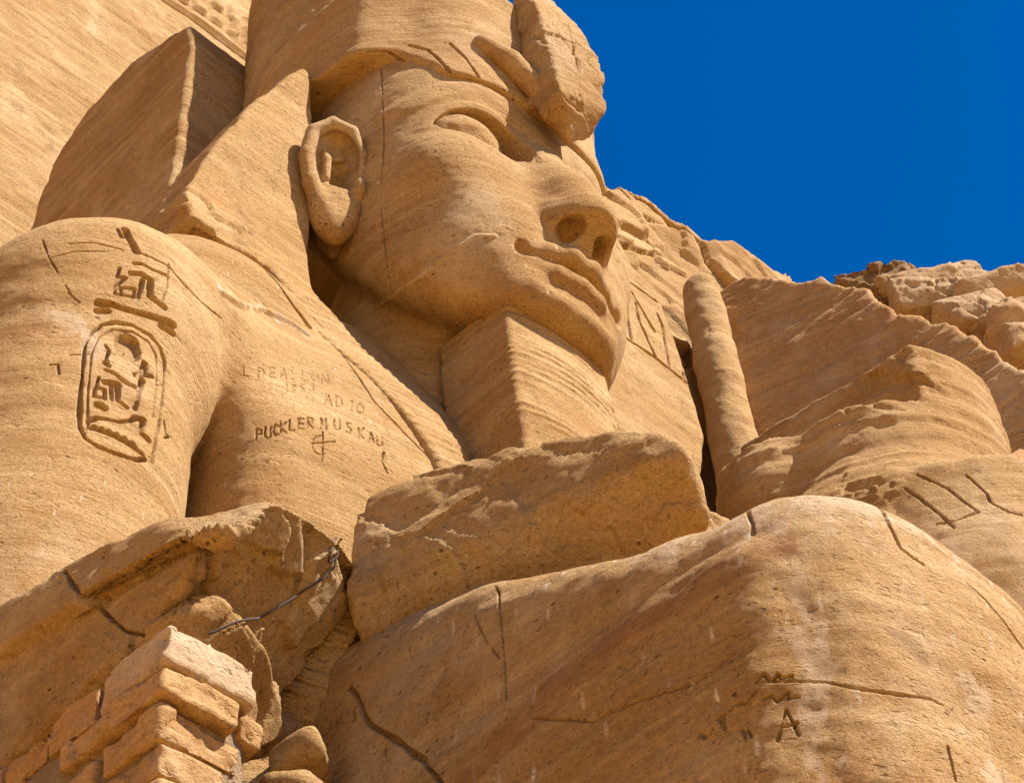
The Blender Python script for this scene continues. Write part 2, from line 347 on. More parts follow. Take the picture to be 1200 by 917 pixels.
# ------------------------------------------------------------------ carved lines, cracks and stains: lines on the surface of each part (world metres)
# kind: g groove, r raised bed, pale / red / dark stain ; half width ; depth ; points
STROKES = {
 'torso': [
  ('g',0.02,0.045,[(-4.596,-1.262,12.585),(-4.605,-1.257,12.658),(-4.612,-1.247,12.736),(-4.618,-1.243,12.826),(-4.622,-1.233,12.923),(-4.625,-1.223,13.021),(-4.627,-1.219,13.101),(-4.631,-1.218,13.178),(-4.632,-1.211,13.262),(-4.631,-1.2,13.351),(-4.633,-1.194,13.453),(-4.638,-1.196,13.544),(-4.624,-1.201,13.624),(-4.606,-1.2,13.714),(-4.576,-1.212,13.768),(-4.547,-1.224,13.824),(-4.5,-1.243,13.861),(-4.451,-1.26,13.902),(-4.388,-1.28,13.916),(-4.322,-1.295,13.94),(-4.272,-1.301,13.934),(-4.22,-1.304,13.934),(-4.167,-1.306,13.935),(-4.106,-1.3,13.912),(-4.043,-1.292,13.892),(-4.007,-1.279,13.846),(-3.974,-1.27,13.797),(-3.963,-1.263,13.728),(-3.958,-1.266,13.647),(-3.953,-1.268,13.567),(-3.951,-1.276,13.48),(-3.954,-1.283,13.376),(-3.958,-1.293,13.269),(-3.961,-1.299,13.167),(-3.959,-1.298,13.075),(-3.967,-1.305,12.977),(-3.974,-1.309,12.883),(-3.978,-1.309,12.795),(-3.981,-1.307,12.71),(-3.982,-1.302,12.629)]),
  ('g',0.022,0.05,[(-4.596,-1.262,12.585),(-4.552,-1.281,12.498),(-4.5,-1.298,12.473),(-4.445,-1.312,12.453),(-4.395,-1.322,12.456),(-4.344,-1.33,12.462),(-4.291,-1.336,12.471),(-4.22,-1.338,12.489),(-4.143,-1.33,12.52),(-4.052,-1.314,12.601),(-4.087,-1.323,12.629),(-4.159,-1.334,12.623),(-4.224,-1.336,12.627),(-4.292,-1.334,12.626),(-4.356,-1.326,12.632),(-4.412,-1.319,12.627),(-4.466,-1.306,12.629),(-4.542,-1.285,12.612)]),
  ('g',0.012,0.02,[(-4.549,-1.282,12.603),(-4.553,-1.274,12.691),(-4.559,-1.268,12.776),(-4.567,-1.264,12.859),(-4.57,-1.253,12.951),(-4.575,-1.245,13.041),(-4.579,-1.243,13.121),(-4.582,-1.241,13.202),(-4.582,-1.232,13.292),(-4.581,-1.221,13.385),(-4.584,-1.219,13.469),(-4.573,-1.228,13.568),(-4.556,-1.228,13.679),(-4.508,-1.24,13.748),(-4.463,-1.256,13.811),(-4.414,-1.27,13.827),(-4.362,-1.282,13.846),(-4.31,-1.292,13.868),(-4.239,-1.296,13.861),(-4.164,-1.295,13.862),(-4.113,-1.288,13.823),(-4.061,-1.279,13.788),(-4.052,-1.283,13.703),(-4.045,-1.291,13.614),(-4.031,-1.288,13.54),(-4.031,-1.294,13.444),(-4.035,-1.304,13.343),(-4.034,-1.309,13.251),(-4.034,-1.314,13.158),(-4.031,-1.315,13.072)]),
  ('g',0.075,0.06,[(-4.266,-1.295,13.71),(-4.28,-1.3,13.633),(-4.32,-1.297,13.58),(-4.363,-1.29,13.577),(-4.385,-1.284,13.625),(-4.373,-1.282,13.698),(-4.333,-1.285,13.752),(-4.287,-1.287,13.76),(-4.266,-1.295,13.71)]),
  ('g',0.05,0.06,[(-4.375,-1.281,13.709),(-4.324,-1.287,13.743),(-4.27,-1.288,13.786),(-4.239,-1.296,13.702),(-4.318,-1.297,13.591),(-4.369,-1.288,13.625)]),
  ('g',0.022,0.05,[(-4.503,-1.253,13.6),(-4.468,-1.269,13.542),(-4.479,-1.266,13.445),(-4.455,-1.275,13.375)]),
  ('g',0.04,0.05,[(-4.48,-1.267,13.394),(-4.457,-1.275,13.374)]),
  ('g',0.028,0.05,[(-4.474,-1.274,13.314),(-4.408,-1.291,13.311),(-4.346,-1.298,13.288),(-4.286,-1.31,13.266),(-4.231,-1.316,13.27)]),
  ('g',0.035,0.05,[(-4.471,-1.278,13.179),(-4.422,-1.287,13.196),(-4.374,-1.297,13.211)]),
  ('g',0.025,0.05,[(-4.367,-1.299,13.208),(-4.362,-1.309,13.112),(-4.353,-1.313,13.024),(-4.273,-1.319,13.01)]),
  ('g',0.02,0.04,[(-4.415,-1.294,13.151),(-4.41,-1.3,13.079),(-4.404,-1.305,13.01)]),
  ('g',0.02,0.04,[(-4.516,-1.263,13.211),(-4.528,-1.263,13.086),(-4.465,-1.286,13.095),(-4.456,-1.293,12.99),(-4.533,-1.268,12.984),(-4.531,-1.261,13.075)]),
  ('g',0.025,0.05,[(-4.18,-1.304,13.609),(-4.183,-1.306,13.532),(-4.183,-1.304,13.46),(-4.078,-1.296,13.524)]),
  ('g',0.025,0.05,[(-4.234,-1.302,13.414),(-4.183,-1.304,13.46)]),
  ('g',0.018,0.04,[(-4.153,-1.303,13.614),(-4.144,-1.303,13.491)]),
  ('g',0.03,0.05,[(-4.166,-1.306,13.397),(-4.185,-1.317,13.283),(-4.201,-1.327,13.173),(-4.207,-1.32,13.049)]),
  ('g',0.05,0.055,[(-4.486,-1.289,12.9),(-4.448,-1.301,12.888)]),
  ('g',0.028,0.05,[(-4.551,-1.274,12.692),(-4.486,-1.291,12.762),(-4.413,-1.307,12.789),(-4.37,-1.316,12.795),(-4.325,-1.322,12.804),(-4.237,-1.328,12.869),(-4.178,-1.321,12.961)]),
  ('g',0.028,0.05,[(-4.178,-1.321,12.961),(-4.118,-1.322,12.948),(-4.132,-1.328,12.82),(-4.087,-1.323,12.815),(-4.042,-1.319,12.809)]),
  ('g',0.03,0.05,[(-4.195,-1.322,12.942),(-4.117,-1.321,12.987)]),
  ('g',0.022,0.05,[(-4.526,-1.289,12.62),(-4.499,-1.295,12.659),(-4.475,-1.304,12.624),(-4.447,-1.307,12.671),(-4.42,-1.318,12.632),(-4.386,-1.319,12.676),(-4.356,-1.326,12.632),(-4.323,-1.328,12.677),(-4.291,-1.334,12.627),(-4.256,-1.333,12.676),(-4.221,-1.336,12.626),(-4.185,-1.335,12.671),(-4.145,-1.333,12.626)]),
  ('g',0.03,0.05,[(-4.415,-1.325,14.611),(-4.35,-1.345,14.641),(-4.267,-1.367,14.619),(-4.205,-1.377,14.625),(-4.141,-1.383,14.637)]),
  ('g',0.035,0.055,[(-4.419,-1.325,14.487),(-4.345,-1.346,14.518),(-4.302,-1.356,14.505),(-4.259,-1.365,14.494),(-4.256,-1.364,14.394),(-4.247,-1.352,14.311),(-4.172,-1.355,14.299),(-4.097,-1.358,14.289)]),
  ('g',0.022,0.045,[(-4.325,-1.352,14.458),(-4.328,-1.348,14.38),(-4.326,-1.338,14.312),(-4.324,-1.326,14.247)]),
  ('g',0.02,0.04,[(-4.511,-1.287,14.505),(-4.517,-1.281,14.399),(-4.454,-1.309,14.408),(-4.487,-1.289,14.345),(-4.521,-1.27,14.283),(-4.51,-1.263,14.207),(-4.453,-1.286,14.212),(-4.478,-1.286,14.283),(-4.427,-1.306,14.3),(-4.376,-1.326,14.316),(-4.359,-1.317,14.234),(-4.406,-1.302,14.223),(-4.453,-1.286,14.212)]),
  ('g',0.01,0.02,[(-4.126,-1.375,14.803),(-4.124,-1.381,14.701),(-4.12,-1.385,14.605),(-4.116,-1.386,14.512),(-4.124,-1.375,14.409),(-4.129,-1.359,14.314)]),
  ('g',0.04,0.06,[(-4.599,-1.212,14.07),(-4.522,-1.25,14.085),(-4.469,-1.269,14.08),(-4.414,-1.287,14.077),(-4.348,-1.304,14.09),(-4.279,-1.319,14.107),(-4.206,-1.328,14.123),(-4.13,-1.333,14.145),(-4.059,-1.337,14.158),(-3.985,-1.336,14.178)]),
  ('g',0.03,0.05,[(-4.596,-1.207,13.974),(-4.53,-1.24,13.998)]),
  ('g',0.035,0.05,[(-4.091,-1.325,14.09),(-4.027,-1.322,14.095),(-3.96,-1.314,14.108)]),
  ('g',0.03,0.05,[(-4.56,-1.221,15.038),(-4.524,-1.257,14.922)]),
  ('g',0.045,0.07,[(-4.506,-1.237,15.069),(-4.485,-1.259,14.997),(-4.465,-1.282,14.924),(-4.44,-1.31,14.84),(-4.409,-1.326,14.772)]),
  ('g',0.01,0.016,[(-4.874,-1.049,14.733),(-4.825,-1.094,14.736),(-4.775,-1.136,14.743),(-4.721,-1.171,14.761),(-4.661,-1.202,14.758),(-4.603,-1.237,14.752),(-4.554,-1.267,14.739),(-4.504,-1.293,14.733)]),
  ('g',0.012,0.025,[(-4.42,-1.323,14.765),(-4.35,-1.343,14.764),(-4.278,-1.357,14.771),(-4.202,-1.369,14.766),(-4.124,-1.378,14.765),(-4.067,-1.385,14.721),(-4.008,-1.386,14.685),(-3.944,-1.381,14.659),(-3.879,-1.372,14.649),(-3.812,-1.359,14.643),(-3.74,-1.341,14.647),(-3.648,-1.305,14.688),(-3.538,-1.242,14.767),(-3.435,-1.192,14.827)]),
  ('g',0.008,0.012,[(-4.806,-1.081,14.133),(-4.764,-1.107,14.084),(-4.721,-1.13,14.038)]),
  ('g',0.015,0.03,[(-3.911,-1.285,13.137),(-3.894,-1.28,13.082),(-3.878,-1.276,13.026),(-3.832,-1.256,13.038),(-3.888,-1.28,12.967)]),
  ('g',0.011,0.022,[(-5.009,-0.868,14.834),(-4.992,-0.914,14.696),(-4.971,-0.952,14.57),(-4.933,-0.982,14.474),(-4.895,-1.011,14.38)]),
  ('g',0.008,0.012,[(-4.996,-0.919,14.532),(-4.955,-0.969,14.556),(-4.911,-1.015,14.585),(-4.871,-1.055,14.606),(-4.829,-1.091,14.631),(-4.78,-1.132,14.636),(-4.728,-1.168,14.645),(-4.675,-1.202,14.659),(-4.62,-1.235,14.675),(-4.564,-1.264,14.696)]),
  ('g',0.008,0.012,[(-4.837,-1.063,14.226),(-4.807,-1.084,14.163),(-4.775,-1.101,14.104),(-4.718,-1.133,14.044)]),
  ('g',0.008,0.014,[(-4.731,-1.141,13.394),(-4.688,-1.165,13.414),(-4.645,-1.188,13.434),(-4.601,-1.21,13.457)]),
  ('g',0.012,0.025,[(-4.834,-1.078,13.262),(-4.788,-1.114,13.276),(-4.781,-1.128,13.168)]),
  ('g',0.035,0.06,[(-2.674,-0.67,16.605),(-2.637,-0.699,16.537),(-2.59,-0.712,16.493),(-2.539,-0.72,16.457),(-2.494,-0.738,16.381),(-2.439,-0.742,16.325),(-2.385,-0.747,16.269),(-2.335,-0.75,16.227),(-2.282,-0.75,16.188),(-2.234,-0.755,16.144),(-2.187,-0.763,16.095)]),
  ('g',0.016,0.03,[(-2.09,-0.699,16.349),(-2.036,-0.703,16.314),(-1.986,-0.713,16.27),(-1.943,-0.731,16.215),(-1.918,-0.781,16.089),(-1.919,-0.862,15.915),(-1.914,-0.934,15.757),(-1.919,-1.01,15.597),(-1.918,-1.079,15.448),(-1.905,-1.13,15.324)]),
  ('g',0.016,0.035,[(-1.905,-1.13,15.324),(-1.882,-1.17,15.215),(-1.861,-1.211,15.106),(-1.832,-1.241,15.012),(-1.796,-1.264,14.928),(-1.749,-1.278,14.881),(-1.702,-1.294,14.833),(-1.659,-1.313,14.78),(-1.611,-1.327,14.733),(-1.564,-1.342,14.687),(-1.517,-1.357,14.64),(-1.467,-1.369,14.6),(-1.416,-1.379,14.562),(-1.364,-1.39,14.523),(-1.308,-1.395,14.493),(-1.255,-1.405,14.457)]),
  ('g',0.012,0.03,[(-1.788,-1.38,14.211),(-1.824,-1.393,14.071),(-1.797,-1.402,14.009),(-1.768,-1.409,13.95)]),
  ('r',0.06,0.035,[(-3.467,-1.199,15.123),(-3.378,-1.165,15.173),(-3.293,-1.137,15.212),(-3.204,-1.105,15.259),(-3.004,-0.94,15.546),(-2.813,-0.796,15.805),(-2.703,-0.767,15.895),(-2.629,-0.763,15.918),(-2.56,-0.764,15.931),(-2.493,-0.77,15.938),(-2.426,-0.775,15.946),(-2.36,-0.784,15.925),(-2.298,-0.798,15.897),(-2.242,-0.821,15.857)]),
  ('pale',0.09,0,[(-3.461,-1.182,15.206),(-3.331,-1.139,15.248),(-3.192,-1.085,15.307),(-2.869,-0.81,15.77),(-2.703,-0.767,15.895),(-2.56,-0.764,15.931),(-2.426,-0.775,15.946),(-2.331,-0.795,15.9),(-2.253,-0.836,15.822)]),
  ('pale',0.16,0,[(-4.891,-0.982,13.935),(-4.827,-1.047,13.895),(-4.758,-1.103,13.867),(-4.698,-1.147,13.775),(-4.636,-1.188,13.688),(-4.588,-1.222,13.543)]),
  ('g',0.01,0.018,[(-2.901,-1.078,13.825),(-2.909,-1.078,13.944),(-2.88,-1.107,13.923),(-2.876,-1.106,13.882),(-2.905,-1.078,13.884)]),
  ('g',0.01,0.018,[(-2.861,-1.128,13.956),(-2.853,-1.127,13.863),(-2.835,-1.142,13.835),(-2.818,-1.156,13.858),(-2.825,-1.156,13.952)]),
  ('g',0.01,0.018,[(-2.773,-1.192,13.986),(-2.796,-1.18,13.996),(-2.808,-1.167,13.937),(-2.787,-1.179,13.878),(-2.766,-1.191,13.892)]),
  ('g',0.01,0.018,[(-2.757,-1.2,14.04),(-2.75,-1.201,13.919)]),
  ('g',0.01,0.018,[(-2.712,-1.217,14.052),(-2.754,-1.202,13.971),(-2.709,-1.222,13.925)]),
  ('g',0.01,0.018,[(-2.683,-1.225,14.1),(-2.68,-1.231,13.971),(-2.638,-1.242,13.985)]),
  ('g',0.01,0.018,[(-2.561,-1.251,14.179),(-2.607,-1.241,14.161),(-2.607,-1.25,14.026),(-2.56,-1.259,14.046)]),
  ('g',0.01,0.018,[(-2.607,-1.245,14.093),(-2.568,-1.252,14.111)]),
  ('g',0.01,0.018,[(-2.524,-1.265,14.085),(-2.522,-1.254,14.223),(-2.478,-1.265,14.228),(-2.48,-1.27,14.181),(-2.525,-1.262,14.15),(-2.474,-1.275,14.107)]),
  ('g',0.01,0.018,[(-2.407,-1.289,14.138),(-2.396,-1.275,14.285),(-2.378,-1.291,14.193),(-2.349,-1.282,14.307),(-2.349,-1.298,14.165)]),
  ('g',0.01,0.018,[(-2.265,-1.294,14.347),(-2.27,-1.305,14.231),(-2.245,-1.311,14.214),(-2.215,-1.31,14.26),(-2.211,-1.3,14.374)]),
  ('g',0.01,0.018,[(-2.099,-1.317,14.392),(-2.136,-1.313,14.384),(-2.154,-1.315,14.335),(-2.107,-1.326,14.306),(-2.126,-1.329,14.246),(-2.161,-1.323,14.244)]),
  ('g',0.01,0.018,[(-2.032,-1.327,14.392),(-2.044,-1.346,14.239)]),
  ('g',0.01,0.018,[(-1.976,-1.333,14.421),(-2.04,-1.339,14.305),(-1.989,-1.353,14.266)]),
  ('g',0.01,0.018,[(-1.95,-1.36,14.238),(-1.909,-1.349,14.402),(-1.885,-1.364,14.273)]),
  ('g',0.01,0.018,[(-1.935,-1.357,14.298),(-1.896,-1.359,14.32)]),
  ('g',0.01,0.018,[(-1.854,-1.361,14.385),(-1.856,-1.367,14.275),(-1.829,-1.371,14.262),(-1.801,-1.374,14.301),(-1.792,-1.361,14.422)]),
  ('g',0.008,0.009,[(-3.075,-1.049,14.623),(-3.052,-1.029,14.534),(-3.01,-1.048,14.543)]),
  ('g',0.008,0.009,[(-2.942,-1.076,14.682),(-2.937,-1.08,14.558),(-2.897,-1.092,14.591),(-2.885,-1.09,14.643),(-2.899,-1.085,14.687),(-2.942,-1.076,14.682)]),
  ('g',0.008,0.009,[(-2.785,-1.103,14.773),(-2.839,-1.095,14.746),(-2.839,-1.106,14.61),(-2.788,-1.119,14.63)]),
  ('g',0.008,0.009,[(-2.837,-1.098,14.681),(-2.793,-1.106,14.701)]),
  ('g',0.008,0.009,[(-2.742,-1.128,14.653),(-2.703,-1.112,14.818),(-2.679,-1.138,14.683)]),
  ('g',0.008,0.009,[(-2.728,-1.123,14.714),(-2.69,-1.13,14.732)]),
  ('g',0.008,0.009,[(-2.621,-1.122,14.861),(-2.634,-1.147,14.703),(-2.584,-1.158,14.724)]),
  ('g',0.008,0.009,[(-2.517,-1.132,14.919),(-2.534,-1.163,14.752),(-2.483,-1.173,14.776)]),
  ('g',0.008,0.009,[(-2.396,-1.153,14.978),(-2.431,-1.158,14.912),(-2.435,-1.166,14.851),(-2.411,-1.18,14.815),(-2.375,-1.173,14.883),(-2.37,-1.164,14.945),(-2.396,-1.153,14.978)]),
  ('g',0.008,0.009,[(-2.343,-1.188,14.836),(-2.331,-1.165,14.993),(-2.306,-1.181,14.93),(-2.28,-1.193,14.871),(-2.264,-1.167,15.034)]),
  ('g',0.008,0.008,[(-2.683,-1.152,14.596),(-2.69,-1.169,14.484)]),
  ('g',0.008,0.008,[(-2.624,-1.158,14.635),(-2.643,-1.16,14.598),(-2.611,-1.172,14.561),(-2.631,-1.174,14.523),(-2.646,-1.167,14.543),(-2.607,-1.164,14.617),(-2.624,-1.158,14.635)]),
  ('g',0.008,0.008,[(-2.521,-1.178,14.694),(-2.556,-1.171,14.678),(-2.557,-1.176,14.631),(-2.528,-1.184,14.633),(-2.53,-1.189,14.594),(-2.56,-1.183,14.571)]),
  ('g',0.008,0.008,[(-2.434,-1.188,14.753),(-2.447,-1.212,14.629)]),
  ('g',0.009,0.014,[(-2.351,-1.255,14.512),(-2.297,-1.231,14.693),(-2.287,-1.247,14.614),(-2.277,-1.262,14.537)]),
  ('g',0.009,0.014,[(-2.331,-1.247,14.579),(-2.285,-1.251,14.595)]),
  ('g',0.009,0.014,[(-2.215,-1.234,14.731),(-2.237,-1.267,14.555),(-2.186,-1.273,14.591),(-2.159,-1.258,14.664),(-2.165,-1.244,14.727),(-2.215,-1.234,14.731)]),
  ('g',0.009,0.014,[(-2.052,-1.253,14.776),(-2.081,-1.294,14.588)]),
  ('g',0.009,0.014,[(-1.97,-1.263,14.79),(-2.012,-1.271,14.722),(-2.025,-1.288,14.645),(-1.999,-1.302,14.603),(-1.956,-1.295,14.669),(-1.944,-1.278,14.745),(-1.97,-1.263,14.79)]),
  ('g',0.011,0.022,[(-2.384,-1.294,14.11),(-2.387,-1.3,14.019),(-2.388,-1.304,13.932),(-2.389,-1.306,13.838),(-2.387,-1.305,13.748)]),
  ('g',0.011,0.022,[(-2.497,-1.283,13.901),(-2.44,-1.292,13.938),(-2.384,-1.302,13.973),(-2.329,-1.313,14.006),(-2.272,-1.324,14.042)]),
  ('g',0.01,0.02,[(-2.378,-1.307,13.843),(-2.409,-1.304,13.818),(-2.439,-1.299,13.811),(-2.463,-1.293,13.822),(-2.479,-1.288,13.849),(-2.485,-1.285,13.889),(-2.479,-1.282,13.937),(-2.463,-1.284,13.983),(-2.439,-1.288,14.021),(-2.41,-1.293,14.047),(-2.38,-1.299,14.057)]),
 ],
 'headcloth': [
  ('g',0.03,0.04,[(3.07,-0.261,21.697),(3.19,-0.263,21.698),(3.322,-0.256,21.715),(3.452,-0.251,21.729),(3.58,-0.249,21.738),(3.703,-0.251,21.739)]),
  ('g',0.03,0.04,[(2.967,-0.318,20.348),(3.092,-0.316,20.361),(3.211,-0.32,20.364),(3.328,-0.325,20.365),(3.452,-0.325,20.374),(3.56,-0.326,20.362),(3.672,-0.324,20.356),(3.784,-0.322,20.349),(3.905,-0.317,20.354),(4.023,-0.315,20.353)]),
  ('g',0.03,0.06,[(3.056,-0.275,21.509),(3.066,-0.28,21.363),(3.08,-0.283,21.224),(3.059,-0.291,21.019),(3.038,-0.299,20.816),(3.047,-0.3,20.689),(3.047,-0.309,20.549),(3.054,-0.312,20.422)]),
  ('g',0.03,0.06,[(3.259,-0.28,21.305),(3.26,-0.289,21.126),(3.27,-0.291,20.964),(3.303,-0.295,20.868),(3.34,-0.296,20.779),(3.374,-0.299,20.684),(3.418,-0.311,20.555),(3.46,-0.324,20.424)]),
  ('g',0.03,0.06,[(3.226,-0.272,21.491),(3.286,-0.281,21.371),(3.357,-0.282,21.268),(3.416,-0.288,21.166),(3.474,-0.294,21.065),(3.54,-0.294,20.975)]),
  ('g',0.03,0.06,[(3.685,-0.266,21.447),(3.707,-0.277,21.345),(3.738,-0.282,21.256),(3.727,-0.293,21.102),(3.728,-0.295,20.966),(3.718,-0.305,20.816),(3.72,-0.308,20.668),(3.724,-0.308,20.525),(3.709,-0.323,20.355)]),
  ('g',0.03,0.06,[(3.984,-0.312,20.502),(3.979,-0.316,20.35)]),
  ('g',0.05,0.06,[(3.103,-0.219,22.12),(3.071,-0.237,21.932),(3.04,-0.255,21.748)]),
  ('g',0.022,0.045,[(-1.582,-1.133,20.915),(-1.509,-1.174,20.849),(-1.452,-1.232,20.747),(-1.392,-1.287,20.652),(-1.345,-1.325,20.565),(-1.3,-1.365,20.471)]),
  ('g',0.022,0.045,[(-1.462,-1.312,20.994),(-1.416,-1.365,20.95),(-1.374,-1.423,20.895),(-1.33,-1.477,20.848),(-1.299,-1.545,20.69),(-1.27,-1.613,20.533),(-1.244,-1.659,20.399),(-1.192,-1.676,20.326)]),
  ('g',0.022,0.045,[(-1.147,-1.64,20.98),(-1.102,-1.675,20.892),(-1.063,-1.716,20.79),(-1.027,-1.759,20.684),(-0.996,-1.79,20.555),(-0.965,-1.819,20.43),(-0.915,-1.831,20.344)]),
  ('g',0.015,0.02,[(-1.769,-0.977,20.929),(-1.695,-1.05,20.923),(-1.618,-1.121,20.923)]),
 ],
 'head': [
  ('r',0.04,0.014,[(-1.076,-0.415,17.583),(-1.105,-0.534,17.518),(-1.157,-0.677,17.412),(-1.196,-0.805,17.328),(-1.217,-0.912,17.278),(-1.23,-1.02,17.235),(-1.236,-1.119,17.207),(-1.236,-1.212,17.189),(-1.23,-1.297,17.183),(-1.22,-1.377,17.197),(-1.203,-1.449,17.225),(-1.181,-1.517,17.259),(-1.16,-1.586,17.293),(-1.138,-1.653,17.315),(-1.111,-1.714,17.346),(-1.08,-1.772,17.383),(-1.046,-1.828,17.425),(-0.985,-1.897,17.412),(-0.918,-1.96,17.41)]),
  ('pale',0.03,0,[(-1.076,-0.415,17.583),(-1.157,-0.677,17.412),(-1.217,-0.912,17.278),(-1.233,-1.054,17.225),(-1.237,-1.182,17.194),(-1.23,-1.297,17.183),(-1.215,-1.402,17.205),(-1.189,-1.495,17.246),(-1.16,-1.586,17.293),(-1.129,-1.674,17.324),(-1.09,-1.753,17.371),(-1.046,-1.828,17.425),(-0.985,-1.897,17.412),(-0.918,-1.96,17.41)]),
  ('g',0.009,0.03,[(-1.56,-0.967,20.841),(-1.573,-0.988,20.662),(-1.58,-1.002,20.499),(-1.592,-1.021,20.327),(-1.598,-1.033,20.17),(-1.596,-1.041,20.003),(-1.607,-1.064,19.807),(-1.589,-1.052,19.68),(-1.582,-1.048,19.561),(-1.58,-1.049,19.43),(-1.572,-1.043,19.315),(-1.562,-1.035,19.205),(-1.557,-1.023,19.08),(-1.553,-1.012,18.956),(-1.55,-1.002,18.829),(-1.546,-0.991,18.707)]),
  ('g',0.01,0.02,[(-1.508,-0.94,18.359),(-1.494,-0.938,18.241),(-1.478,-0.934,18.127),(-1.461,-0.929,18.017),(-1.444,-0.923,17.907),(-1.433,-0.925,17.799),(-1.418,-0.921,17.7),(-1.403,-0.917,17.603),(-1.379,-0.904,17.523),(-1.34,-0.88,17.445),(-1.289,-0.842,17.389),(-1.225,-0.789,17.358)]),
  ('pale',0.05,0,[(-1.506,-1.044,21.097),(-1.518,-1.034,20.935)]),
 ],
 'cobra_emblem': [
  ('g',0.008,0.009,[(0.258,-2.181,22.402),(0.079,-2.333,21.852),(0.058,-2.359,21.657),(0.032,-2.391,21.452),(0.053,-2.382,21.346),(0.03,-2.411,21.152),(0.004,-2.447,20.939),(0.008,-2.458,20.787),(-0.003,-2.482,20.607)]),
  ('g',0.008,0.009,[(-0.188,-2.283,21.809),(-0.18,-2.32,21.647),(-0.153,-2.342,21.527),(-0.111,-2.349,21.44),(-0.052,-2.36,21.368),(-0.006,-2.381,21.269),(0.03,-2.411,21.152)]),
  ('g',0.008,0.009,[(0.161,-2.444,21.107),(0.163,-2.507,20.941),(0.23,-2.516,20.904),(0.298,-2.524,20.871)]),
 ],
 'leg': [
  ('g',0.018,0.05,[(-2.595,-6.403,9.283),(-2.649,-6.449,9.172),(-2.682,-6.477,9.084),(-2.678,-6.484,9.036),(-2.671,-6.49,8.992),(-2.66,-6.494,8.942),(-2.645,-6.497,8.897)]),
  ('g',0.014,0.03,[(-2.645,-6.497,8.897),(-2.611,-6.502,8.882),(-2.582,-6.511,8.86),(-2.55,-6.519,8.849),(-2.519,-6.529,8.835)]),
  ('g',0.012,0.03,[(-2.213,-6.586,8.853),(-2.183,-6.596,8.825),(-2.166,-6.614,8.784),(-2.139,-6.625,8.753),(-2.12,-6.633,8.721),(-2.111,-6.645,8.679),(-2.099,-6.656,8.64),(-2.083,-6.665,8.606),(-2.059,-6.668,8.573),(-2.032,-6.669,8.544),(-1.998,-6.667,8.521),(-1.969,-6.667,8.494)]),
  ('g',0.012,0.03,[(-2.651,-6.498,7.593),(-2.651,-6.497,7.544),(-2.654,-6.498,7.494),(-2.651,-6.496,7.448),(-2.646,-6.491,7.405)]),
  ('g',0.007,0.016,[(-3.299,-5.97,7.972),(-3.28,-6.002,7.961),(-3.257,-6.032,7.953),(-3.233,-6.06,7.947),(-3.209,-6.087,7.942),(-3.183,-6.114,7.938),(-3.157,-6.141,7.934),(-3.132,-6.168,7.93),(-3.11,-6.197,7.922),(-3.094,-6.226,7.904),(-3.075,-6.254,7.888),(-3.051,-6.277,7.877),(-3.025,-6.3,7.868),(-2.998,-6.322,7.86),(-2.964,-6.343,7.859),(-2.93,-6.365,7.857),(-2.899,-6.389,7.852),(-2.866,-6.412,7.849),(-2.829,-6.432,7.85),(-2.783,-6.449,7.857),(-2.732,-6.464,7.868),(-2.687,-6.483,7.873),(-2.648,-6.494,7.865),(-2.605,-6.505,7.859),(-2.561,-6.514,7.854)]),
  ('g',0.016,0.03,[(-3.114,-5.908,9.278),(-3.147,-5.943,9.19),(-3.167,-5.968,9.117),(-3.182,-5.967,9.027)]),
  ('g',0.012,0.022,[(-3.312,-5.937,7.985),(-3.299,-5.978,8.013),(-3.288,-5.993,7.987),(-3.276,-6.008,7.961),(-3.258,-6.034,8),(-3.248,-6.044,7.971),(-3.216,-6.083,7.974)]),
  ('g',0.012,0.022,[(-3.293,-5.949,7.874),(-3.277,-5.983,7.884),(-3.259,-5.996,7.841),(-3.244,-6.022,7.866),(-3.231,-6.05,7.89),(-3.226,-6.046,7.851),(-3.199,-6.087,7.855)]),
  ('g',0.012,0.022,[(-3.328,-5.819,7.912),(-3.323,-5.859,7.891),(-3.321,-5.896,7.908),(-3.313,-5.929,7.932)]),
  ('g',0.012,0.022,[(-3.268,-5.971,7.629),(-3.262,-5.986,7.666),(-3.259,-6.003,7.702),(-3.247,-6.013,7.747),(-3.234,-6.024,7.792),(-3.23,-6.033,7.752),(-3.228,-6.044,7.71),(-3.218,-6.05,7.676),(-3.209,-6.056,7.642)]),
  ('g',0.012,0.022,[(-3.262,-5.996,7.693),(-3.239,-6.028,7.697),(-3.213,-6.059,7.703)]),
  ('g',0.012,0.022,[(-3.334,-5.565,7.882),(-3.329,-5.591,7.841),(-3.331,-5.644,7.858)]),
  ('g',0.012,0.022,[(-3.333,-5.688,7.899),(-3.328,-5.702,7.858),(-3.321,-5.714,7.821),(-3.327,-5.72,7.86),(-3.332,-5.724,7.9)]),
  ('g',0.012,0.022,[(-3.32,-5.812,7.763),(-3.321,-5.827,7.698)]),
  ('g',0.012,0.022,[(-3.318,-5.843,7.745),(-3.318,-5.858,7.692)]),
  ('g',0.008,0.025,[(-3.206,-4.075,9.95),(-3.225,-4.115,9.856),(-3.262,-4.155,9.747),(-3.281,-4.177,9.662),(-3.284,-4.183,9.598),(-3.282,-4.184,9.541),(-3.286,-4.192,9.476),(-3.29,-4.198,9.413),(-3.291,-4.2,9.349),(-3.289,-4.199,9.29),(-3.288,-4.2,9.23),(-3.29,-4.203,9.166),(-3.289,-4.204,9.114),(-3.291,-4.208,9.059),(-3.299,-4.217,8.997),(-3.305,-4.225,8.938)]),
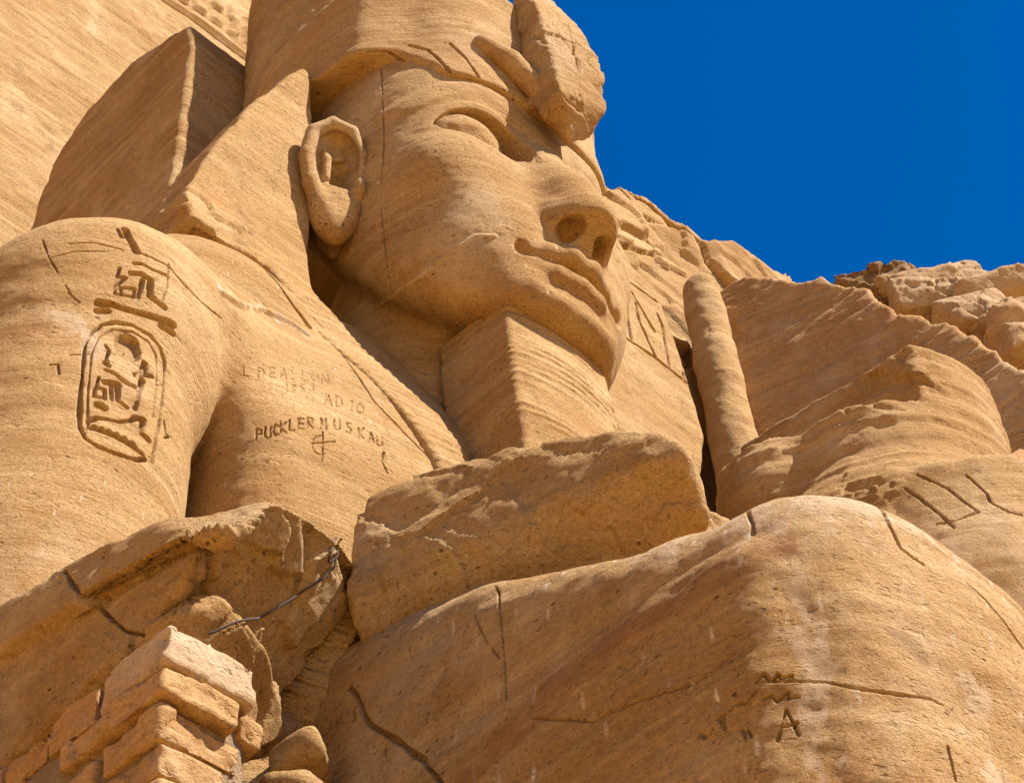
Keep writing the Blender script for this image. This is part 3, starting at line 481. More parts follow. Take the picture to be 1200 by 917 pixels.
  ('g',0.022,0.06,[(-3.284,-2.812,9.923),(-3.282,-2.884,9.814),(-3.287,-2.938,9.707),(-3.287,-2.979,9.599),(-3.286,-3.026,9.496),(-3.287,-3.077,9.445),(-3.295,-3.135,9.388),(-3.296,-3.178,9.332),(-3.294,-3.216,9.282),(-3.291,-3.272,9.227),(-3.293,-3.332,9.168),(-3.292,-3.378,9.105),(-3.292,-3.424,9.043),(-3.29,-3.469,8.994),(-3.287,-3.512,8.946),(-3.33,-3.611,8.797),(-3.335,-3.667,8.713),(-3.332,-3.713,8.639)]),
  ('g',0.012,0.04,[(-3.286,-2.938,9.714),(-3.282,-2.864,9.714),(-3.289,-2.899,9.609)]),
  ('g',0.008,0.025,[(-3.294,-3.216,9.282),(-3.289,-3.194,9.257),(-3.285,-3.171,9.232),(-3.286,-3.183,9.179),(-3.284,-3.193,9.129)]),
  ('g',0.007,0.018,[(-3.338,-4.438,8.66),(-3.339,-4.495,8.622),(-3.333,-4.546,8.591),(-3.333,-4.601,8.553),(-3.336,-4.659,8.513),(-3.343,-4.721,8.468),(-3.339,-4.771,8.437),(-3.337,-4.823,8.403),(-3.336,-4.875,8.368),(-3.336,-4.923,8.359),(-3.341,-4.977,8.344),(-3.344,-5.027,8.332),(-3.347,-5.078,8.318),(-3.352,-5.13,8.304),(-3.356,-5.18,8.291),(-3.356,-5.23,8.274),(-3.353,-5.277,8.262),(-3.351,-5.324,8.249),(-3.351,-5.373,8.233),(-3.345,-5.416,8.224),(-3.338,-5.459,8.216),(-3.331,-5.501,8.208),(-3.326,-5.544,8.198),(-3.323,-5.589,8.187),(-3.322,-5.629,8.192),(-3.32,-5.67,8.198),(-3.319,-5.71,8.203),(-3.319,-5.751,8.208),(-3.319,-5.793,8.212),(-3.317,-5.832,8.218)]),
  ('g',0.007,0.018,[(-3.276,-3.955,9.772),(-3.285,-3.988,9.688),(-3.292,-4.018,9.609),(-3.287,-4.038,9.543),(-3.288,-4.061,9.473),(-3.288,-4.094,9.41),(-3.287,-4.125,9.35),(-3.293,-4.161,9.282)]),
  ('red',0.12,0,[(-3.335,-3.958,8.608),(-3.332,-4.021,8.625),(-3.327,-4.083,8.644),(-3.326,-4.149,8.658),(-3.328,-4.218,8.668),(-3.331,-4.287,8.679),(-3.329,-4.351,8.694),(-3.332,-4.419,8.704),(-3.334,-4.489,8.711),(-3.339,-4.56,8.715),(-3.339,-4.627,8.724),(-3.338,-4.692,8.735),(-3.338,-4.758,8.744),(-3.343,-4.828,8.748),(-3.348,-4.898,8.751),(-3.346,-4.971,8.754),(-3.346,-5.046,8.756),(-3.346,-5.12,8.757),(-3.353,-5.199,8.75),(-3.347,-5.267,8.758),(-3.336,-5.331,8.772),(-3.328,-5.401,8.782),(-3.325,-5.476,8.786),(-3.317,-5.546,8.795),(-3.31,-5.617,8.804),(-3.315,-5.696,8.799),(-3.317,-5.773,8.796),(-3.315,-5.846,8.799),(-3.3,-5.91,8.816)]),
  ('red',0.09,0,[(-3.283,-5.955,8.826),(-3.255,-6.008,8.825),(-3.222,-6.058,8.83),(-3.182,-6.103,8.844)]),
  ('pale',0.13,0,[(-3.141,-6.174,8.606),(-3.144,-6.167,8.534),(-3.141,-6.157,8.468),(-3.142,-6.149,8.398),(-3.146,-6.148,8.323),(-3.155,-6.151,8.244),(-3.159,-6.15,8.17),(-3.157,-6.145,8.103),(-3.156,-6.142,8.035),(-3.156,-6.139,7.959),(-3.16,-6.139,7.881),(-3.157,-6.135,7.81),(-3.156,-6.129,7.747),(-3.163,-6.128,7.677),(-3.162,-6.123,7.615),(-3.165,-6.119,7.55),(-3.163,-6.113,7.49),(-3.166,-6.113,7.418),(-3.167,-6.111,7.348)]),
  ('pale',0.05,0,[(-3.093,-6.226,8.327),(-3.101,-6.221,8.246),(-3.105,-6.213,8.172),(-3.111,-6.206,8.096),(-3.111,-6.196,8.026),(-3.111,-6.186,7.955),(-3.124,-6.186,7.872),(-3.127,-6.179,7.799),(-3.13,-6.172,7.728),(-3.13,-6.163,7.659),(-3.138,-6.16,7.584)]),
  ('pale',0.12,0,[(-2.445,-6.568,8.069),(-2.404,-6.573,8.03),(-2.367,-6.579,7.988),(-2.385,-6.56,7.921),(-2.414,-6.548,7.844),(-2.444,-6.537,7.767),(-2.422,-6.537,7.719),(-2.397,-6.535,7.673),(-2.374,-6.536,7.625),(-2.372,-6.539,7.562),(-2.377,-6.547,7.493)]),
  ('pale',0.3,0,[(-3.228,-5.322,9.309),(-3.217,-5.395,9.307),(-3.191,-5.456,9.321),(-3.152,-5.506,9.352)]),
  ('pale',0.3,0,[(-3.091,-5.774,9.325),(-3.146,-5.889,9.227),(-3.137,-5.957,9.206),(-3.124,-6.021,9.189),(-3.113,-6.085,9.16),(-3.094,-6.142,9.141),(-3.068,-6.195,9.13),(-3.032,-6.241,9.13),(-2.986,-6.28,9.143),(-2.938,-6.316,9.141),(-2.892,-6.352,9.138),(-2.85,-6.391,9.13),(-2.786,-6.417,9.146),(-2.739,-6.444,9.13),(-2.668,-6.457,9.14),(-2.607,-6.477,9.138),(-2.539,-6.492,9.144),(-2.442,-6.504,9.15),(-2.299,-6.491,9.203)]),
  ('dark',0.1,0,[(-2.857,-6.43,8.257),(-2.805,-6.45,8.22),(-2.751,-6.469,8.185),(-2.718,-6.481,8.152),(-2.682,-6.492,8.122),(-2.646,-6.502,8.092)]),
 ],
 'kilt': [
  ('g',0.016,0.05,[(5.163,-2.207,17.87),(5.166,-2.264,17.774),(5.18,-2.316,17.691),(5.189,-2.369,17.603),(5.182,-2.436,17.469),(5.189,-2.494,17.349),(5.184,-2.558,17.22),(5.187,-2.608,17.107),(5.189,-2.657,16.994),(5.184,-2.709,16.876)]),
  ('g',0.016,0.05,[(5.271,-2.394,17.994),(5.284,-2.467,17.891),(5.306,-2.535,17.801),(5.335,-2.598,17.718),(5.366,-2.66,17.637),(5.364,-2.713,17.525),(5.373,-2.761,17.424),(5.374,-2.812,17.315),(5.381,-2.875,17.194),(5.403,-2.931,17.088)]),
  ('g',0.016,0.05,[(5.521,-2.845,17.806),(5.532,-2.884,17.712),(5.553,-2.919,17.629),(5.567,-2.956,17.54),(5.55,-3.009,17.418),(5.525,-3.031,17.253),(5.554,-3.077,17.185),(5.579,-3.124,17.114),(5.617,-3.165,17.057),(5.658,-3.216,17.02),(5.697,-3.269,16.981)]),
  ('g',0.016,0.05,[(5.142,-2.544,17.021),(5.182,-2.638,17.004),(5.225,-2.729,16.991),(5.275,-2.794,17.019),(5.332,-2.856,17.054),(5.391,-2.918,17.091)]),
 ],
 'cable': [
  ('c',0,0,[(-2.192,-1.352,12.951),(-2.238,-1.342,12.947)]),
  ('c',0,0,[(-3.693,-3.111,10.642),(-3.687,-3.071,10.557),(-3.632,-3.081,10.626),(-3.617,-3.067,10.701)]),
  ('c',0,0,[(-3.617,-3.05,10.704),(-3.609,-3.039,10.601),(-3.629,-3.002,10.548),(-3.656,-2.986,10.495),(-3.719,-2.959,10.416),(-3.761,-2.903,10.37),(-3.823,-2.895,10.281),(-3.889,-2.871,10.2),(-3.952,-2.849,10.126),(-4.012,-2.825,10.057),(-4.249,-3.04,9.761),(-4.358,-3.04,9.665),(-4.431,-2.998,9.595),(-4.472,-2.967,9.569)]),
 ],
 'forearm': [
  ('g',0.018,0.05,[(-4.829,-1.809,10.656),(-4.839,-1.896,10.535),(-4.844,-1.97,10.427),(-4.862,-2.068,10.296),(-4.839,-2.115,10.233),(-4.803,-2.14,10.193),(-4.773,-2.174,10.144),(-4.749,-2.218,10.086),(-4.742,-2.277,10.01),(-4.735,-2.335,9.936),(-4.726,-2.388,9.867),(-4.72,-2.447,9.792),(-4.715,-2.514,9.738),(-4.712,-2.583,9.681),(-4.706,-2.647,9.629)]),
  ('g',0.01,0.025,[(-4.807,-2.143,10.206),(-4.774,-2.17,10.237),(-4.764,-2.238,10.225),(-4.747,-2.294,10.225),(-4.732,-2.353,10.222),(-4.726,-2.425,10.204),(-4.725,-2.496,10.184),(-4.717,-2.556,10.175),(-4.696,-2.592,10.191),(-4.695,-2.662,10.171),(-4.681,-2.712,10.172),(-4.679,-2.787,10.147),(-4.676,-2.858,10.126),(-4.667,-2.921,10.113),(-4.661,-2.987,10.096),(-4.662,-3.063,10.067),(-4.725,-3.232,9.933),(-4.71,-3.282,9.932),(-4.691,-3.328,9.936),(-4.669,-3.361,9.952),(-4.628,-3.369,9.997),(-4.599,-3.393,10.024),(-4.57,-3.418,10.049),(-4.529,-3.427,10.094)]),
 ],
}

# ------------------------------------------------------------------ materials
class NT:
    def __init__(s, name):
        s.m = bpy.data.materials.new(name); s.m.use_nodes = True
        s.n = s.m.node_tree.nodes; s.l = s.m.node_tree.links
        s.b = s.n['Principled BSDF']; s.b.inputs['Roughness'].default_value = 0.92
        s.b.inputs['Specular IOR Level'].default_value = 0.15
        tc = s.n.new('ShaderNodeTexCoord'); s.P = tc.outputs['Object']
    def put(s, sock, v):
        if isinstance(v, bpy.types.NodeSocket): s.l.new(v, sock)
        else: sock.default_value = v
    def mapped(s, scale, rot=(0, 0, 0), loc=(0, 0, 0)):
        n = s.n.new('ShaderNodeMapping'); s.l.new(s.P, n.inputs['Vector'])
        n.inputs['Scale'].default_value = scale; n.inputs['Rotation'].default_value = rot; n.inputs['Location'].default_value = loc
        return n.outputs[0]
    def noise(s, vec, scale, det=4, rough=0.55, dist=0.0):
        n = s.n.new('ShaderNodeTexNoise'); s.l.new(vec, n.inputs['Vector'])
        n.inputs['Scale'].default_value = scale; n.inputs['Detail'].default_value = det
        n.inputs['Roughness'].default_value = rough; n.inputs['Distortion'].default_value = dist
        return n.outputs['Fac']
    def voro(s, vec, scale, out='Distance', rnd=1.0):
        n = s.n.new('ShaderNodeTexVoronoi'); s.l.new(vec, n.inputs['Vector']); n.inputs['Scale'].default_value = scale
        n.inputs['Randomness'].default_value = rnd
        return n.outputs[out]
    def rng(s, v, a, b, c=0.0, d=1.0, smooth=False):
        n = s.n.new('ShaderNodeMapRange'); n.interpolation_type = 'SMOOTHSTEP' if smooth else 'LINEAR'
        s.put(n.inputs[0], v)
        for i, x in zip((1, 2, 3, 4), (a, b, c, d)): s.put(n.inputs[i], x)
        return n.outputs[0]
    def math(s, op, a, b=0.0):
        n = s.n.new('ShaderNodeMath'); n.operation = op; s.put(n.inputs[0], a); s.put(n.inputs[1], b); return n.outputs[0]
    def mix(s, f, a, b, mode='MIX'):
        n = s.n.new('ShaderNodeMix'); n.data_type = 'RGBA'; n.blend_type = mode
        s.put(n.inputs[0], f)
        for i, x in ((6, a), (7, b)):
            if isinstance(x, tuple): x = (*x, 1) if len(x) == 3 else x
            s.put(n.inputs[i], x)
        return n.outputs[2]
    def bump(s, h, strength, dist, prev=None):
        n = s.n.new('ShaderNodeBump'); s.put(n.inputs['Height'], h)
        n.inputs['Strength'].default_value = strength; n.inputs['Distance'].default_value = dist
        if prev is not None: s.l.new(prev, n.inputs['Normal'])
        return n.outputs[0]
    def attr(s, name):
        n = s.n.new('ShaderNodeAttribute'); n.attribute_name = name; return n.outputs['Fac']

def dash_c(t):
    v = t.noise(t.mapped((11.0, 11.0, 21.0), (0.15, 0.1, 0.3)), 1.0, 3, 0.5, 0.3)
    return t.math('MULTIPLY', t.rng(v, 0.36, 0.27), t.rng(t.noise(t.P, 1.4, 5, 0.7), 0.45, 0.62))

def sandstone(name, c1=(0.465, 0.288, 0.122), c2=(0.345, 0.188, 0.062), c3=(0.58, 0.40, 0.20), strata=1.0, tilt=0.0,
              specks=0.5, pits=0.6, rough=1.0, extra=None, strata_rot=(0, 0, 0), speck_size=1.0):
    t = NT(name)
    broad = t.noise(t.mapped((0.55, 0.55, 0.8)), 1.0, 5, 0.6, 0.4)
    ms = t.mapped((0.35, 0.35, 5.0), strata_rot)
    lay = t.noise(ms, 1.0, 6, 0.62, 0.25)
    lay2 = t.noise(t.mapped((0.5, 0.5, 15.0), strata_rot), 1.0, 5, 0.6, 0.3)
    fine = t.noise(t.mapped((1, 1, 1.6)), 30.0, 5, 0.75)
    grain = t.noise(t.mapped((1, 1, 1.3)), 70.0, 3, 0.7)
    col = t.mix(t.rng(broad, 0.36, 0.68), c2, c1)
    col = t.mix(t.math('MULTIPLY', t.rng(lay, 0.50, 0.72), 0.40*strata), col, c3)
    col = t.mix(t.math('MULTIPLY', t.rng(lay, 0.48, 0.30), 0.28*strata), col, tuple(0.72*x for x in c2))
    col = t.mix(t.math('MULTIPLY', t.rng(lay2, 0.54, 0.66), 0.28*strata), col, tuple(0.6*x for x in c2))
    col = t.mix(t.math('MULTIPLY', t.rng(lay2, 0.44, 0.34), 0.25*strata), col, c3)
    warm = t.noise(t.mapped((0.9, 0.9, 1.6), (0, 0, 0), (7, 3, 1)), 1.0, 4, 0.6)
    col = t.mix(t.math('MULTIPLY', t.rng(warm, 0.55, 0.75), 0.5), col, (c2[0]*1.02, c2[1]*0.88, c2[2]*0.82))
    col = t.mix(0.45, col, t.mix(t.rng(fine, 0.3, 0.7), (0.25, 0.25, 0.25), (0.78, 0.78, 0.78)), 'OVERLAY')
    col = t.mix(0.35, col, t.mix(t.rng(grain, 0.3, 0.7), (0.2, 0.2, 0.2), (0.8, 0.8, 0.8)), 'OVERLAY')
    # dark mineral pits in patches
    pn = t.voro(t.mapped((1, 1, 1.5)), 9.0); pm = t.noise(t.P, 1.3, 3)
    pit = t.math('MULTIPLY', t.rng(pn, 0.16, 0.05), t.rng(pm, 0.50, 0.62))
    pn2 = t.voro(t.mapped((1, 1, 2.2), (0.2, 0.1, 0)), 4.2)
    pit2 = t.math('MULTIPLY', t.rng(pn2, 0.10, 0.05), t.rng(t.noise(t.P, 2.1, 2), 0.5, 0.58))
    pitall = t.math('MAXIMUM', pit, pit2)
    col = t.mix(t.math('MULTIPLY', pitall, min(1.0, 1.4*pits)), col, (0.13, 0.062, 0.022))
    # pale chips and droppings
    sv = t.voro(t.mapped((1.2, 1.2, 0.30), (0.1, 0.05, 0)), 8.5)
    sp = t.math('MULTIPLY', t.rng(sv, 0.13*speck_size, 0.07*speck_size), t.rng(t.noise(t.P, 0.9, 4), 0.44-0.06*(speck_size-1), 0.58))
    sp = t.math('MULTIPLY', sp, t.rng(t.noise(t.P, 40.0, 2), 0.38, 0.52))
    col = t.mix(t.math('MULTIPLY', sp, specks), col, (0.68, 0.55, 0.42))
    du = t.noise(t.mapped((0.7, 0.7, 0.5), (0, 0, 0), (3, 9, 2)), 1.0, 6, 0.7)
    col = t.mix(t.math('MULTIPLY', t.rng(du, 0.52, 0.70), 0.55), col, (0.60, 0.43, 0.25))
    stn = t.noise(t.mapped((1.6, 1.6, 0.7), (0, 0, 0), (5, 1, 8)), 1.0, 6, 0.72)
    col = t.mix(t.math('MULTIPLY', t.rng(stn, 0.58, 0.74), 0.55), col, (0.215, 0.115, 0.042))
    col = t.mix(t.math('MULTIPLY', t.attr('pale'), 0.7), col, (0.58, 0.42, 0.27))
    col = t.mix(t.math('MULTIPLY', t.attr('red'), 0.65), col, (0.26, 0.11, 0.042))
    col = t.mix(t.attr('dark_tone'), col, (0.14, 0.07, 0.028))
    col = t.mix(t.math('MULTIPLY', dash_c(t), 0.75*pits), col, (0.17, 0.085, 0.03))
    if extra: col = extra(t, col)
    t.put(t.b.inputs['Base Color'], col)
    fl = t.noise(t.mapped((0.8, 0.8, 14.0), strata_rot), 1.0, 5, 0.65, 0.25)
    lm = t.rng(t.noise(t.P, 0.9, 3), 0.40, 0.62)
    fl = t.math('ADD', fl, t.math('MULTIPLY', t.noise(t.mapped((1.3, 1.3, 34.0), strata_rot), 1.0, 3, 0.6, 0.2), 0.5))
    n1 = t.bump(t.math('MULTIPLY', fl, t.math('ADD', t.math('MULTIPLY', lm, 0.8), 0.2)), min(0.8, 0.58*strata), 0.032)
    n2 = t.bump(t.noise(t.P, 7.0, 6, 0.68), 0.55*rough, 0.035, n1)
    # short tool marks and dimples
    dv = t.noise(t.mapped((11.0, 11.0, 21.0), (0.15, 0.1, 0.3)), 1.0, 3, 0.5, 0.3)
    dv2 = t.noise(t.mapped((24.0, 24.0, 40.0), (0.1, 0.2, 0.1)), 1.0, 2, 0.5)
    dm = t.rng(t.noise(t.P, 1.4, 5, 0.7), 0.40, 0.62)
    dash = t.math('MAXIMUM', t.math('MULTIPLY', t.rng(dv, 0.40, 0.27), dm), t.math('MULTIPLY', t.rng(dv2, 0.38, 0.26), 0.6))
    hh = t.math('SUBTRACT', t.math('MULTIPLY', fine, 0.5), t.math('MAXIMUM', pitall, t.math('MULTIPLY', dash, 0.8)))
    hh = t.math('ADD', hh, t.math('MULTIPLY', grain, 0.3))
    n3 = t.bump(hh, min(1.0, 0.85*rough), 0.026, n2)
    t.put(t.b.inputs['Normal'], n3)
    return t.m

# ------------------------------------------------------------------ the seated colossus
M_STONE = sandstone('carved_sandstone')
M_FACE = sandstone('face_sandstone', strata=0.8, specks=0.9, pits=0.8, rough=1.25)
M_LEG = sandstone('streaked_sandstone', specks=1.0, pits=0.8, rough=1.2, speck_size=1.7)
M_ROUGH = sandstone('weathered_sandstone', strata=0.8, rough=1.8, pits=0.5)

BASE = (0.0, -3.0, 0.0)
colossus = empty('stone_colossus', BASE, 'giant seated pharaoh carved in golden sandstone, with plaited beard, headcloth and broken uraeus', 'statue')
def cpart(name, fn, lo, hi, res, mat=None, wear=None, post=None, parent=None, more=None):
    o = part(name, fn, lo, hi, res, mat or M_STONE, None, wear if wear is not None else {}, post, more)
    o.parent = parent or colossus
    if parent is None: o.matrix_parent_inverse = Matrix.Translation(BASE).inverted()
    return o
def mir(P):
    Q = P.copy(); Q[:, 0] = np.abs(Q[:, 0]); return Q

HZ = [22.5, 21.0, 20.4, 19.8, 19.3, 18.6, 18.0, 17.3, 16.9, 16.5, 16.2, 15.9]
HD = [1.85, 1.86, 1.88, 1.84, 1.86, 2.02, 2.17, 2.16, 2.08, 2.03, 1.92, 1.75]
HW = [1.66, 1.66, 1.70, 1.71, 1.69, 1.60, 1.50, 1.38, 1.24, 1.02, 0.86, 0.72]
def headform(P, gw=0.0, gd=0.0):
    z = P[:, 2]; w = curve(z, HZ, HW)+gw; d = curve(z, HZ, HD)+gd
    back = P[:, 1] > 0.1
    dd = np.where(back, 1.6, d)
    e = 3.1-0.55*sstep(z, 17.3, 16.4)-0.4*sstep(z, 20.0, 21.0)
    q = (np.abs(P[:, 0])/w)**e+(np.abs(P[:, 1]-0.1)/(dd+0.1))**e
    return ((q+1e-9)**(1/e)-1)*np.minimum(w, dd)
EYE_C, EYE_W, EYE_H, EYE_HU = (0.79, 19.38), 0.53, 0.30, 0.44
_R = (EYE_W**2+EYE_H**2)/(2*EYE_H); _RU = (EYE_W**2+EYE_HU**2)/(2*EYE_HU)
def eye2(x, z):
    zz = z-EYE_C[1]+0.10*(x-EYE_C[0])**2
    dx = x-EYE_C[0]
    u = np.sqrt(dx**2+(zz+_RU-EYE_HU)**2)-_RU; l = np.sqrt(dx**2+(zz-_R+EYE_H)**2)-_R
    return u, l
def head_sdf(P0):
    P = mir(P0); x, y, z = P[:, 0], P[:, 1], P[:, 2]
    f = headform(P)
    dy = np.maximum(y+1.85, 0)
    jaw = (16.62+0.16*dy+0.40*dy*dy) - z
    f = smax(f, jaw*0.78, 0.20+0.25*sstep(y, -1.7, -1.0))
    f = np.maximum(f, z-22.3)
    f = smin(f, ell(P, (0, -1.90, 16.86), (0.62, 0.29, 0.22)), 0.25)
    f = smin(f, ell(P, (0.92, -1.42, 18.75), (0.52, 0.42, 0.55)), 0.35)
    # nose : broad wedge growing out of the cheeks
    cutp = (17.74-0.36*(y+2.15))-z
    nz = chain(P, [(0, -1.66, 19.95), (0, -1.84, 19.4), (0, -2.16, 18.65), (0, -2.40, 18.02)], [0.16, 0.21, 0.27, 0.27], 0.05)
    nz = smax(nz, cutp, 0.04)
    f = smin(f, nz, 0.36)
    tip = ell(P, (0, -2.34, 18.02), (0.34, 0.28, 0.34))
    tip = smin(tip, ell(P, (0.27, -2.16, 18.02), (0.19, 0.22, 0.24)), 0.10)
    tip = smin(tip, chain(P, [(0, -2.16, 18.65), (0, -2.38, 18.02)], [0.24, 0.26]), 0.1)
    tip = smax(tip, cutp, 0.03)
    f = smin(f, tip, 0.07)
    # brow and lid relief, then the almond of the eye
    u, l = eye2(x, z); ed = np.maximum(u, l)
    bl = seg2(x, z, [(0.16, 19.92), (0.45, 20.14), (0.85, 20.20), (1.2, 20.05), (1.5, 19.8)])
    front = sstep(y, -0.5, -1.0)
    f = f-0.016*sstep(bl, 0.17, 0.06)*front
    f = f-0.030*sstep(ed, 0.14, 0.09)*sstep(l, 0.25, -0.1)*(u > -0.02)*front
    hollow = sstep(np.sqrt(((x-0.76)/0.78)**2+((z-19.55)/0.46)**2), 1.0, 0.55)
    f = f+0.02*hollow*front*(u > -0.3)
    carve = np.maximum(ed*0.9, y+1.35)
    f = smax(f, -carve, 0.015)
    f = smax(f, -chain(P, [(0.36, -1.92, 19.36), (0.27, -1.90, 19.12)], [0.05, 0.03]), 0.03)
    f = smin(f, ell(P, (0.79, -1.38, 19.45), (0.49, 0.42, 0.41))+0.012*noise(P, 9.0, 77), 0.02)
    # lips
    up = chain(P, [(0, -2.21, 17.46), (0.13, -2.22, 17.48), (0.36, -2.12, 17.44), (0.63, -1.97, 17.36)], [0.125, 0.13, 0.115, 0.075], 0.03)
    lo = chain(P, [(0, -2.16, 17.13), (0.25, -2.12, 17.14), (0.55, -1.97, 17.24)], [0.145, 0.135, 0.06], 0.03)
    f = smin(f, up, 0.04); f = smin(f, lo, 0.05)
    f = smax(f, -chain(P, [(0, -2.41, 17.30), (0.3, -2.31, 17.30), (0.64, -2.06, 17.31)], [0.03, 0.03, 0.045]), 0.03)
    f = smax(f, -ell(P, (0.67, -2.09, 17.34), (0.07, 0.09, 0.08)), 0.05)
    f = smax(f, -chain(P, [(0, -2.32, 16.90), (0.4, -2.22, 16.93)], [0.07, 0.05]), 0.14)
    # nostrils, hollow under the broken nose
    W = P+0.09*np.stack([noise(P, 4.0, k) for k in (1, 2, 3)], 1)
    f = smax(f, -ell(W, (0.21, -2.30, 17.80), (0.13, 0.20, 0.12)), 0.04)
    # neck
    nk = np.sqrt((x/1.12)**2+((y+0.05)/1.0)**2)-1.0
    nk = np.maximum(nk, np.maximum(z-18.5, 14.2-z))
    f = smin(f, nk*0.95, 0.18)
    return f
cpart('head', head_sdf, (-2.0, -3.0, 14.2), (2.0, 2.2, 22.4), 0.022, M_FACE, dict(A=0.8, strata=0.9, seed=1))

def beard_sdf(P):
    x, y, z = P[:, 0], P[:, 1], P[:, 2]
    yf = -1.94+0.20*x*x-0.11*(16.6-z)
    q = P.copy(); q[:, 1] = y-yf
    hw = 0.70+0.03*(16.5-z)
    q[:, 0] = x/hw*0.7
    f = box(q, (-0.7, 0.0, 14.25), (0.7, 0.95, 16.85), 0.05)
    wav = noise(P, (0.6, 0.6, 1.0), 21)*0.25
    rid = np.sin((z+wav*0.4+0.06*noise(P, (0.8, 0.8, 3.0), 25))*2*np.pi/0.105+0.8*x)
    rid2 = np.maximum(rid, 0)
    front = sstep(y-yf, 0.25, 0.0)
    chip = np.maximum(fbm(P, 3.0, 3, 15), 0)*0.05*sstep(0.62-np.abs(x), 0.12, 0.0)
    return f-0.024*rid2*front*sstep(fbm(P, (1.5, 1.5, 3.0), 2, 5), -0.25, 0.35)+chip
cpart('beard', beard_sdf, (-0.95, -2.6, 14.1), (0.95, -0.6, 17.0), 0.02, None, dict(A=0.7, strata=0.5, seed=2))

# ears ---------------------------------------------------------------
def ear_sdf(P0):
    P = mir(P0)
    n = np.array([0.55, -0.83, -0.08]); n /= np.linalg.norm(n)
    zax = np.array([0.0, 0.10, 1.0]); zax = zax-n*(zax@n); zax /= np.linalg.norm(zax)
    a = np.cross(n, zax)          # horizontal in the ear plane
    if a[1] < 0: a = -a
    Q = P-np.array([1.85, -0.62, 18.95])
    u, v, h = (Q@a)/0.70, (Q@zax)/0.80, (Q@n)/0.85
    # outline: wide rounded top, narrowing into the lobe
    hw = curve(v, [-1.15, -0.9, -0.5, 0.0, 0.5, 0.85, 1.05], [0.22, 0.32, 0.40, 0.47, 0.50, 0.42, 0.2])
    d2 = ell(np.stack([u/hw*0.48, v*1.0, h*0], 1), (0, 0, 0), (0.48, 1.06, 1.0))
    slab = np.abs(h+0.30)-0.26
    f = smax(d2*0.8, slab, 0.10)
    E3 = np.stack([u, v, h], 1)
    rim = chain(E3, [(-0.36, -0.05, -0.06), (-0.40, 0.40, 0.0), (-0.26, 0.80, 0.02), (0.04, 0.94, 0.02), (0.33, 0.76, 0.0), (0.43, 0.30, -0.02), (0.38, -0.20, -0.03), (0.24, -0.55, -0.08), (0.05, -0.80, -0.14)], [0.08, 0.09, 0.10, 0.11, 0.12, 0.12, 0.12, 0.12, 0.12], 0.03)
    f = smin(f, rim, 0.05)
    f = smax(f, -ell(E3, (-0.03, 0.30, -0.02), (0.33, 0.54, 0.14)), 0.04)
    f = smax(f, -ell(E3, (-0.10, 0.02, -0.10), (0.22, 0.32, 0.24)), 0.04)
    f = smin(f, chain(E3, [(0.16, 0.60, -0.10), (0.12, 0.30, -0.06), (0.14, -0.05, -0.06)], [0.05, 0.07, 0.06]), 0.05)
    f = smin(f, chain(E3, [(0.12, 0.34, -0.08), (-0.12, 0.40, -0.10)], [0.05, 0.04]), 0.05)
    f = smin(f, ell(E3, (-0.36, -0.22, -0.05), (0.10, 0.20, 0.13)), 0.06)
    f = smin(f, ell(E3, (0.02, -0.66, -0.16), (0.34, 0.46, 0.18)), 0.16)
    f = f*0.72
    return f
def one_side(fn, s):
    return lambda P: np.maximum(fn(P), -s*P[:, 0])
for s in (-1, 1):
    cpart('ear', one_side(ear_sdf, s), (min(s*1.0, s*2.7), -1.3, 17.5), (max(s*1.0, s*2.7), 0.6, 20.3), 0.018, M_FACE, dict(A=0.6, strata=0.6, seed=3))

# headcloth ----------------------------------------------------------
def chest_front(x, z):
    ax = np.abs(x)
    y0 = curve(z, [10.5, 11.5, 12.5, 13.5, 14.4, 15.2, 16.0, 16.6, 17.2], [-1.25, -1.35, -1.45, -1.49, -1.45, -1.27, -0.92, -0.66, -0.40])
    return y0+0.50*np.maximum(ax/3.4, 0)**2.8
def wing_front(x, z):
    y0 = curve(z, [13.0, 14.0, 15.0, 16.0, 17.2, 19.0, 21.0, 22.5], [-1.58, -1.54, -1.38, -0.96, -0.42, -0.34, -0.30, -0.2])
    low = sstep(z, 16.9, 16.2)
    return y0+low*0.50*np.maximum(np.abs(x)/3.4, 0)**2.8
WING = [(2.02, 21.0), (1.92, 19.4), (1.88, 17.2), (1.45, 16.35), (0.83, 14.9), (0.62, 13.8), (0.62, 13.4), (1.0, 13.4), (1.27, 14.47), (1.66, 15.18), (2.15, 16.2), (2.5, 17.0), (3.0, 16.8), (3.42, 17.0), (3.45, 17.5), (3.15, 18.6), (2.80, 19.6), (2.35, 20.6), (2.12, 21.05)]
LEFT_WING = [(1.6, 16.0), (2.4, 16.2), (3.55, 17.0), (4.22, 19.5), (3.82, 22.0), (3.4, 22.2), (3.1, 22.9), (2.9, 23.4), (1.9, 22.6), (1.8, 19.0)]
def cloth_sdf(P0):
    P = mir(P0); x, y, z = P[:, 0], P[:, 1], P[:, 2]
    w2 = poly2(x, z, WING)
    yf = wing_front(x, z)
    wl = poly2(P0[:, 0], z, LEFT_WING)
    w2 = np.where(P0[:, 0] > 0, np.minimum(w2, wl), w2)
    f = smax(w2*0.9, np.maximum(yf-y, y-(yf+1.1))*0.85, 0.06)
    # cap with the brow band, overhanging the temples
    z0 = 20.30+0.62*sstep(x, 1.15, 1.60)
    g = headform(P, 0.06+0.25*sstep(y, -1.40, -0.85), 0.06)
    g = smax(g, np.maximum(z0-z, z-22.4), 0.06)
    f = smin(f, g, 0.10)
    return f
